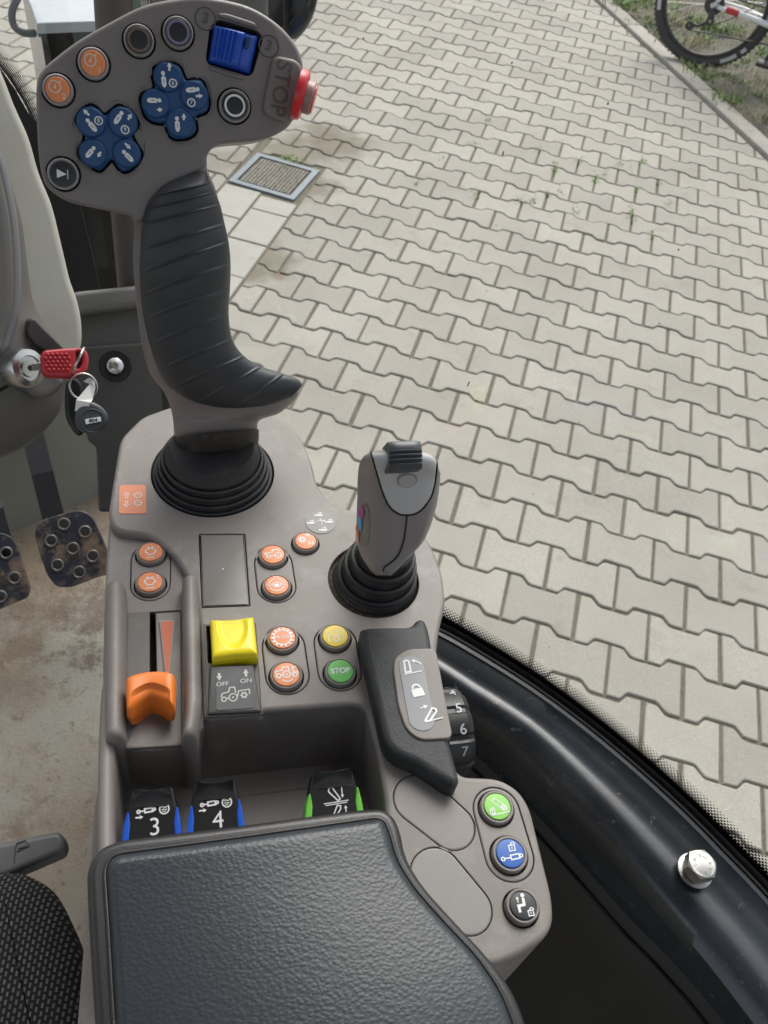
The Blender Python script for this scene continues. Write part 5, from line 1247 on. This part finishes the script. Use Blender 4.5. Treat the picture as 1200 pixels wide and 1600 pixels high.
# ================================================================== DOOR FRAME, SEAL, GLASS
L0=[(600,955),(680,984),(760,1029),(850,1087),(950,1164),(1050,1252),(1130,1332),(1220,1428),(1420,1660)]
L1=[(560,985),(650,1030),(736,1086),(832,1150),(923,1238),(1009,1330),(1078,1410),(1157,1502),(1330,1730)]
L1b=[(540,1005),(628,1050),(716,1108),(808,1172),(896,1262),(980,1356),(1050,1440),(1128,1534),(1290,1750)]
L2=[(540,1050),(640,1100),(732,1170),(823,1257),(905,1346),(985,1436),(1050,1502),(1125,1590),(1270,1790)]
ZS=1.405
def curve3(px,z,n=10): return [Z(x,y,z) for x,y in catm(px,n)]
A0=curve3(L0,ZS);A1=curve3(L1,ZS-.006);A1b=curve3(L1b,ZS-.016);A2=curve3(L2,ZS-.075)
def sec(i):
    a0,a1,a1b,a2=A0[i],A1[i],A1b[i],A2[i]
    out=nrm(np.array([a0[0]-a1[0],a0[1]-a1[1],0]))
    row=[a0+out*.001+np.array([0,0,-.10]),a0+out*.001+np.array([0,0,-.003]),a0+np.array([0,0,.0]),a0-out*.003+np.array([0,0,.0008])]
    for t_ in (.15,.35,.5,.62,.72,.82,.92): row.append(a0*(1-t_)+a1*t_+np.array([0,0,-.0010*math.exp(-((t_-.62)/.16)**2)+.0004*math.exp(-((t_-.85)/.1)**2)]))
    row+= [a1,a1*.45+a1b*.55+np.array([0,0,.0022]),a1b]
    for t_ in (.25,.5,.75,1): row.append(a1b*(1-t_)+a2*t_)
    row+= [a2+out*.006+np.array([0,0,-.006]),a2+out*.006+np.array([0,0,-.12])]
    return row
t=thing('door_frame','glossy black painted door sill frame curving along the lower right','door frame',A0[40]-np.array([0,0,.1]))
grid('sill',[sec(i) for i in range(len(A0))],PAINT,t,smooth=50)
# dark side panel dropping to the floor
G=[]
for i in range(len(A2)):
    out=nrm(np.array([A0[i][0]-A1[i][0],A0[i][1]-A1[i][1],0]));b_=A2[i]
    G.append([b_+out*.004+np.array([0,0,-.004]),b_-out*.004+np.array([0,0,-.012]),b_-out*.010+np.array([0,0,-.05]),b_-out*.045+np.array([0,0,-.16]),b_-out*.05+np.array([0,0,-.49])])
grid('side_panel',G,PANELD,t,close_u=False,smooth=60)
tube('panel_seam',[g[1]+np.array([0,0,.0005]) for g in G],.0012,GAP,t,n=6)
# seal
G=[]
for i in range(len(A0)):
    out=nrm(np.array([A0[i][0]-A1[i][0],A0[i][1]-A1[i][1],0]));c=A0[i]
    G.append([c+out*a+np.array([0,0,z]) for a,z in ((.0012,-.03),(.0012,-.004),(.0025,-.0015),(.0045,-.002),(.0052,-.0045),(.0058,-.0040),(.0062,-.0008),(.0072,.0006),(.0082,-.0008),(.0086,-.004),(.0086,-.03))])
ts=grid('door_seal',G,SEAL,None,close_u=False,smooth=40,label='black rubber door seal running along the outer edge of the sill',cat='seal')
# glass: bends round from behind the driver to the far left front corner
out=lambda i:nrm(np.array([A0[i][0]-A1[i][0],A0[i][1]-A1[i][1],0]))
base=[A0[i]+out(i)*.0100+np.array([0,0,-.012]) for i in range(len(A0))][::-1]
# continue to the front corner, hidden behind the console
e0=base[-1];cor=Z(255,560,e0[2])
bs_=list(base)[:-14];q0=bs_[-1];tg_=nrm(bs_[-1]-bs_[-3]);ctl=q0+tg_*np.linalg.norm(cor-q0)*.45
gl=bs_+[q0*(1-k/24)**2+ctl*2*(k/24)*(1-k/24)+cor*(k/24)**2 for k in range(1,25)]
wall_strip('door_skin','painted lower door wall hidden below the console edge','wall',[p+np.array([0,0,-.48]) for p in gl[::4]]+[gl[-1]+np.array([0,0,-.48])],.475,.004,PAINT)
fl=[tuple(p[:2]) for p in gl[::3]]+[tuple(gl[-1][:2]),tuple(Z(150,640,ZF)[:2]),tuple(Z(-200,760,ZF)[:2]),(-1.6,0),(-1.6,-1.0),(.7,-1.0)]
FL=Fr((0,0,ZF),(0,0,1));plate('cab_floor',fl,FL,0,-.02,FLOORM,None,b=0,kind='structure')
GLASS=D.materials.new('window_glass');GLASS.use_nodes=True;nt=GLASS.node_tree;N=nt.nodes
for n_ in list(N):
    if n_.type=='BSDF_PRINCIPLED':N.remove(n_)
tr=N.new('ShaderNodeBsdfTransparent');tr.inputs[0].default_value=(.955,.975,.962,1);gs=N.new('ShaderNodeBsdfGlossy');gs.inputs['Roughness'].default_value=.02
lw=N.new('ShaderNodeLayerWeight');lw.inputs[0].default_value=.5;pw=N.new('ShaderNodeMath');pw.operation='POWER';pw.inputs[1].default_value=5;nt.links.new(lw.outputs['Facing'],pw.inputs[0]);ml=N.new('ShaderNodeMath');ml.operation='MULTIPLY_ADD';ml.inputs[1].default_value=.75;ml.inputs[2].default_value=.06;nt.links.new(pw.outputs[0],ml.inputs[0]);mx=N.new('ShaderNodeMixShader');nt.links.new(ml.outputs[0],mx.inputs[0]);nt.links.new(tr.outputs[0],mx.inputs[1]);nt.links.new(gs.outputs[0],mx.inputs[2]);nt.links.new(mx.outputs[0],N['Material Output'].inputs['Surface'])
GLASS.use_nodes=True
t=thing('door_window','clear glass door window with a dotted black border above the sill','window',gl[30]);door_window_thing=t
def gwall(pts,h0,h1,leanv=.10,n=6):
    G=[]
    for i,p in enumerate(pts):
        d=nrm((pts[min(i+1,len(pts)-1)]-pts[max(i-1,0)])*np.array([1,1,0]));nn=np.array([d[1],-d[0],0])
        if np.dot(nn,p*np.array([1,1,0])-np.array([0,0,0]))<0:nn=-nn
        G.append([p+np.array([0,0,h0+(h1-h0)*k/n])+nn*leanv*((k/n)**1.5)*.35 for k in range(n+1)])
    return G
GW=gwall(gl,0,1.15)
grid('pane',GW,GLASS,t,close_u=False,smooth=60)
# dotted ceramic border
rows_=[(0.0150,1.12),(.0168,1.02),(.0186,.92),(.0204,.80),(.0222,.67),(.0240,.53),(.0258,.40)]
S_=np.cumsum([0]+[np.linalg.norm(gl[i+1]-gl[i]) for i in range(len(gl)-1)])
def gp(s,h):
    i=min(max(int(np.searchsorted(S_,s))-1,0),len(gl)-2);f=(s-S_[i])/(S_[i+1]-S_[i]);p=gl[i]*(1-f)+gl[i+1]*f;d=nrm((gl[i+1]-gl[i])*np.array([1,1,0]));nn=np.array([d[1],-d[0],0])
    if np.dot(nn,p*np.array([1,1,0]))<0:nn=-nn
    return p,d,nn
V=[];Fc=[];pit=.0023
for ri,(h,sz) in enumerate(rows_):
    k=0
    while (k+.5*(ri%2))*pit<S_[-1]:
        p,d,nn=gp((k+.5*(ri%2))*pit,h);c=p-nn*.0004+np.array([0,0,h-.002]);r=pit*.5*sz;b0=len(V)
        for a in range(8):V.append(c+d*r*math.cos(a*PI/4)+np.array([0,0,r*math.sin(a*PI/4)*.95])+nn*.35*.10*((max(0,h)/1.15)**1.5))
        Fc.append(list(range(b0,b0+8)));k+=1
mesh('dotted_border',V,Fc,M('frit_black',(.008,.008,.008),.35),t,smooth=0)
grid('solid_border',gwall([p-out(0)*0 for p in gl],-.01,.0135,0,1),M('frit_solid',(.008,.008,.008),.3),t,close_u=False)
# front-left windscreen edge seen past the column
fw=Fr(DI(25,140,1.0),nrm(-ray(25,140)+np.array([.1,-.2,-.1])),up=RC.T@np.array([0,-1,0.]))
t=thing('windscreen','front windscreen edge with a fine dotted border at the upper left','windscreen',fw.P(0,0,-.02))
plate('black_edge',rnd(fw.uvs([(-40,60),(0,106),(24,140),(45,178),(95,225),(128,330),(150,420),(160,470),(60,470),(40,420),(-60,200)]),.003),fw,.002,-.006,SEAL,t,b=.001)
V=[];Fc=[]
ed=catm([(-40,62),(0,106),(24,140),(45,178),(62,222)],14)
for j in range(9):
    off_=2.2+j*2.7;sz=.95-.09*j
    for i in range(0,len(ed)-1):
        for h_ in (0,.5):
            x=ed[i][0]*(1-h_)+ed[i+1][0]*h_;y=ed[i][1]*(1-h_)+ed[i+1][1]*h_;d=nrm(ed[i+1]-ed[i]);u,v=fw.uv(x+d[1]*off_+(d[0]*1.2 if j%2 else 0),y-d[0]*off_+(d[1]*1.2 if j%2 else 0));r=.00105*sz;b0=len(V)
            for a in range(6):V.append(fw.P(u+r*math.cos(a*PI/3),v+r*math.sin(a*PI/3),.0006))
            Fc.append(list(range(b0,b0+6)))
mesh('dotted_border',V,Fc,D.materials['frit_black'],t,smooth=0)
gq=[fw.P(*fw.uv(*q),0) for q in ((-200,-250),(220,-250),(190,420),(100,420),(60,230),(24,140),(-40,62),(-200,0))]
mesh('pane',gq,[list(range(len(gq)))],GLASS,t,smooth=0)
# ---- hex bolt on the sill
i0=min(range(len(A0)),key=lambda i:np.hypot(*(np.array(proj(A0[i]))-np.array([1112,1315]))))
bz=(A0[i0]*.72+A1[i0]*.28)[2]+.0012
bO=Z(1085,1361,bz);bfz=Fr(bO,(0,0,1),up=(math.cos(.5),math.sin(.5),0))
t=thing('hex_bolt','zinc hex head bolt with washer standing on the black sill','bolt',bO)
k_=abs(bfz.uv(1085+27,1361)[0]-bfz.uv(1085,1361)[0]) if False else .0098
lathe('washer',bfz,0,0,[(.0032,0),(.0092,0),(.0094,.0003),(.0094,.0011),(.0089,.0014),(.0048,.0014)],ZINC,t,n=48)
lathe('spring_washer',bfz,0,0,[(.0062,.0014),(.0064,.0017),(.0064,.0027),(.0060,.0031),(.0024,.0031)],ZINC,t,n=40)
G=[];af_=.0072
def hexr(a): a=(a%(PI/3))-PI/6;return af_/math.cos(a)
N6=120
for f_,z in ((.93,.0031),(1.0,.0034),(1.0,None),(0,None)):
    row=[]
    for k in range(N6):
        a=2*PI*k/N6;r=hexr(a)
        if z is not None: row.append(bfz.P(r*f_*math.cos(a),r*f_*math.sin(a),z))
        elif f_==1.0: row.append(bfz.P(r*math.cos(a),r*math.sin(a),.0108-(r-af_)*.75))
        else: row.append(bfz.P(af_*.93*math.cos(a),af_*.93*math.sin(a),.0110))
    G.append(row)
hb_=grid('head',G,ZINC,t,cap0=True,cap1=True,smooth=25)
ms=[]
for tx_,a in (('8',20),('8',60),('A2',110),('70',150),('M',200),('L',240),('5',290),('0',330)):
    aa=math.radians(a);ms.append(text_me(tx_,bfz,.0042*math.cos(aa),.0042*math.sin(aa),.01112,.0021,aa-PI/2,ext=.00012))
fin('head_marks',join(ms),ZINC,hb_,smooth=0)

# cab roof liner over the seat (outside the frame, it shades the cab as the real one does)
RFm=M('roof_liner',(.22,.21,.20),.8)
plate('cab_roof',rnd([(-1.45,-1.1),(.55,-1.1),(.42,.25),(-.15,.75),(-1.45,.75)],.08),Fr((0,0,2.50),(0,0,1)),.10,0,RFm,None,b=.02,kind='structure')

# specks and one dried streak on the inside of the door glass
from mathutils.bvhtree import BVHTree
VV=[Vector(p) for r in GW for p in r];m_=len(GW[0]);FF=[[i*m_+j,(i+1)*m_+j,(i+1)*m_+j+1,i*m_+j+1] for i in range(len(GW)-1) for j in range(m_-1)]
bv=BVHTree.FromPolygons(VV,FF);V=[];Fc=[];dr=door_window_thing
sp_=[(786,240,1.3,4),(732,600,1,6.5),(745,626,1.6,1.2),(568,60,1,2),(800,98,1.2,2),(681,155,1.2,1.2),(950,162,1.4,2.2),(641,150,1,1),(1030,505,1.5,1),(610,408,1,1.4),(703,430,1,1.3),(760,455,1,1),(905,660,1,1),(1060,390,1.2,1.6),(1149,1003,1,1),(858,1011,1.2,1),(1010,1101,1,1),(833,772,1.2,1),(775,352,.8,1),(910,480,1,1),(640,560,.9,1.6),(560,500,.8,1)]
for x_,y_,w_,h_ in sp_:
    d_=Vector(ray(x_,y_));hit=bv.ray_cast(Vector(CAM),d_)
    if hit[0] is None: continue
    c_=np.array(hit[0])-np.array(d_)*.0008;n_=nrm(np.array(hit[1]));u_=nrm(np.cross(n_,(0,0,1)));v_=np.cross(u_,n_);ds=np.linalg.norm(c_-CAM)/FP;b0=len(V);aa=rng.uniform(-.4,.4)
    for k in range(8):
        a=k*PI/4;p=(w_*math.cos(a)*rng.uniform(.7,1.2),h_*math.sin(a)*rng.uniform(.8,1.1));V.append(c_+u_*ds*(p[0]*math.cos(aa)-p[1]*math.sin(aa))+v_*ds*(p[0]*math.sin(aa)+p[1]*math.cos(aa)))
    Fc.append(list(range(b0,b0+8)))
mesh('dirt_specks',V,Fc,M('speck_brown',(.05,.045,.035),.8),dr,smooth=0)
# mud tracked over the cab floor below the pedals
nt=FLOORM.node_tree;N=nt.nodes;Lk=nt.links;b=N['Principled BSDF']
gp_=N.new('ShaderNodeNewGeometry');nz=N.new('ShaderNodeTexNoise');nz.inputs['Scale'].default_value=28;nz.inputs['Detail'].default_value=9;nz.inputs['Roughness'].default_value=.75;Lk.new(gp_.outputs['Position'],nz.inputs['Vector'])
for x_,y_,r_,c_,a_ in ((60,965,.20,(.12,.085,.055),.8),(135,960,.13,(.10,.072,.048),.75),(20,1080,.16,(.17,.125,.085),.6),(120,1010,.09,(.05,.036,.025),.6),(70,1250,.14,(.17,.13,.09),.4)):
    g_=Z(x_,y_,ZF);dn=N.new('ShaderNodeVectorMath');dn.operation='DISTANCE';Lk.new(gp_.outputs['Position'],dn.inputs[0]);dn.inputs[1].default_value=tuple(g_)
    m1=N.new('ShaderNodeMapRange');m1.inputs[1].default_value=0;m1.inputs[2].default_value=r_;m1.inputs[3].default_value=.20;m1.inputs[4].default_value=-.22;Lk.new(dn.outputs['Value'],m1.inputs[0])
    ad=N.new('ShaderNodeMath');ad.operation='ADD';Lk.new(m1.outputs[0],ad.inputs[0]);Lk.new(nz.outputs['Fac'],ad.inputs[1])
    m2=N.new('ShaderNodeMapRange');m2.inputs[1].default_value=.52;m2.inputs[2].default_value=.68;m2.inputs[4].default_value=a_;Lk.new(ad.outputs[0],m2.inputs[0])
    mx=N.new('ShaderNodeMix');mx.data_type='RGBA';Lk.new(m2.outputs[0],mx.inputs[0]);Lk.new(b.inputs['Base Color'].links[0].from_socket,mx.inputs[6]);mx.inputs[7].default_value=(*c_,1);Lk.new(mx.outputs[2],b.inputs['Base Color'])
# dried dust patches on the deck beside the large bellows and in the tray corner
nt=GREY.node_tree;N=nt.nodes;Lk=nt.links;b=N['Principled BSDF']
gp_=N.new('ShaderNodeNewGeometry');nz=N.new('ShaderNodeTexNoise');nz.inputs['Scale'].default_value=260;nz.inputs['Detail'].default_value=8;nz.inputs['Roughness'].default_value=.75;Lk.new(gp_.outputs['Position'],nz.inputs['Vector'])
for x_,y_,r_,c_,a_ in ((462,712,.011,(.20,.145,.10),.62),(440,672,.009,(.19,.14,.10),.5),(425,810,.012,(.16,.14,.12),.4),(300,955,.010,(.15,.12,.09),.55),(405,1125,.014,(.24,.22,.19),.5),(690,1420,.010,(.3,.27,.22),.4),(205,950,.012,(.14,.11,.085),.45),(540,840,.012,(.17,.13,.09),.5)):
    g_=con.P(*con.uv(x_,y_),0);dn=N.new('ShaderNodeVectorMath');dn.operation='DISTANCE';Lk.new(gp_.outputs['Position'],dn.inputs[0]);dn.inputs[1].default_value=tuple(g_)
    m1=N.new('ShaderNodeMapRange');m1.inputs[1].default_value=0;m1.inputs[2].default_value=r_;m1.inputs[3].default_value=.24;m1.inputs[4].default_value=-.25;Lk.new(dn.outputs['Value'],m1.inputs[0])
    ad=N.new('ShaderNodeMath');ad.operation='ADD';Lk.new(m1.outputs[0],ad.inputs[0]);Lk.new(nz.outputs['Fac'],ad.inputs[1])
    m2=N.new('ShaderNodeMapRange');m2.inputs[1].default_value=.56;m2.inputs[2].default_value=.66;m2.inputs[4].default_value=a_;Lk.new(ad.outputs[0],m2.inputs[0])
    mx=N.new('ShaderNodeMix');mx.data_type='RGBA';Lk.new(m2.outputs[0],mx.inputs[0]);Lk.new(b.inputs['Base Color'].links[0].from_socket,mx.inputs[6]);mx.inputs[7].default_value=(*c_,1);Lk.new(mx.outputs[2],b.inputs['Base Color'])
# ================================================================== CAMERA, LIGHT
cam=D.cameras.new('camera');co=D.objects.new('camera',cam);COL.objects.link(co)
cam.sensor_fit='VERTICAL';cam.sensor_height=24;cam.lens=FP/1600*24;cam.clip_start=.02;cam.clip_end=400
mw=Matrix.Identity(4)
for i in range(3):
    mw[i][0]=RC[0][i];mw[i][1]=-RC[1][i];mw[i][2]=-RC[2][i];mw[i][3]=CAM[i]
co.matrix_world=mw;SC.camera=co
cam.dof.use_dof=True;cam.dof.focus_distance=.46;cam.dof.aperture_fstop=cam.lens/1.1
w=D.worlds.new('World');SC.world=w;w.use_nodes=True;nt=w.node_tree
bg=nt.nodes['Background'];sk=nt.nodes.new('ShaderNodeTexSky');sk.sky_type='NISHITA';sk.sun_disc=False
AZ=math.radians(25);EL=math.radians(48)      # sun azimuth from +Y towards +X
sk.sun_elevation=EL;sk.sun_rotation=AZ;sk.air_density=1.0;sk.dust_density=4.0;sk.ozone_density=1.0
hs_=nt.nodes.new('ShaderNodeHueSaturation');hs_.inputs['Saturation'].default_value=.4;nt.links.new(sk.outputs[0],hs_.inputs['Color']);nt.links.new(hs_.outputs[0],bg.inputs[0]);bg.inputs[1].default_value=.15
sl=D.lights.new('sun','SUN');so=D.objects.new('sun',sl);COL.objects.link(so);sl.energy=1.2;sl.angle=math.radians(35);sl.color=(1,.97,.93)
dv=Vector((math.sin(AZ)*math.cos(EL),math.cos(AZ)*math.cos(EL),math.sin(EL)));so.rotation_euler=dv.to_track_quat('Z','Y').to_euler()
SC.view_settings.view_transform='Standard';SC.view_settings.look='None';SC.view_settings.exposure=0.6;SC.view_settings.gamma=1
SC.cycles.max_bounces=8;SC.cycles.transparent_max_bounces=12
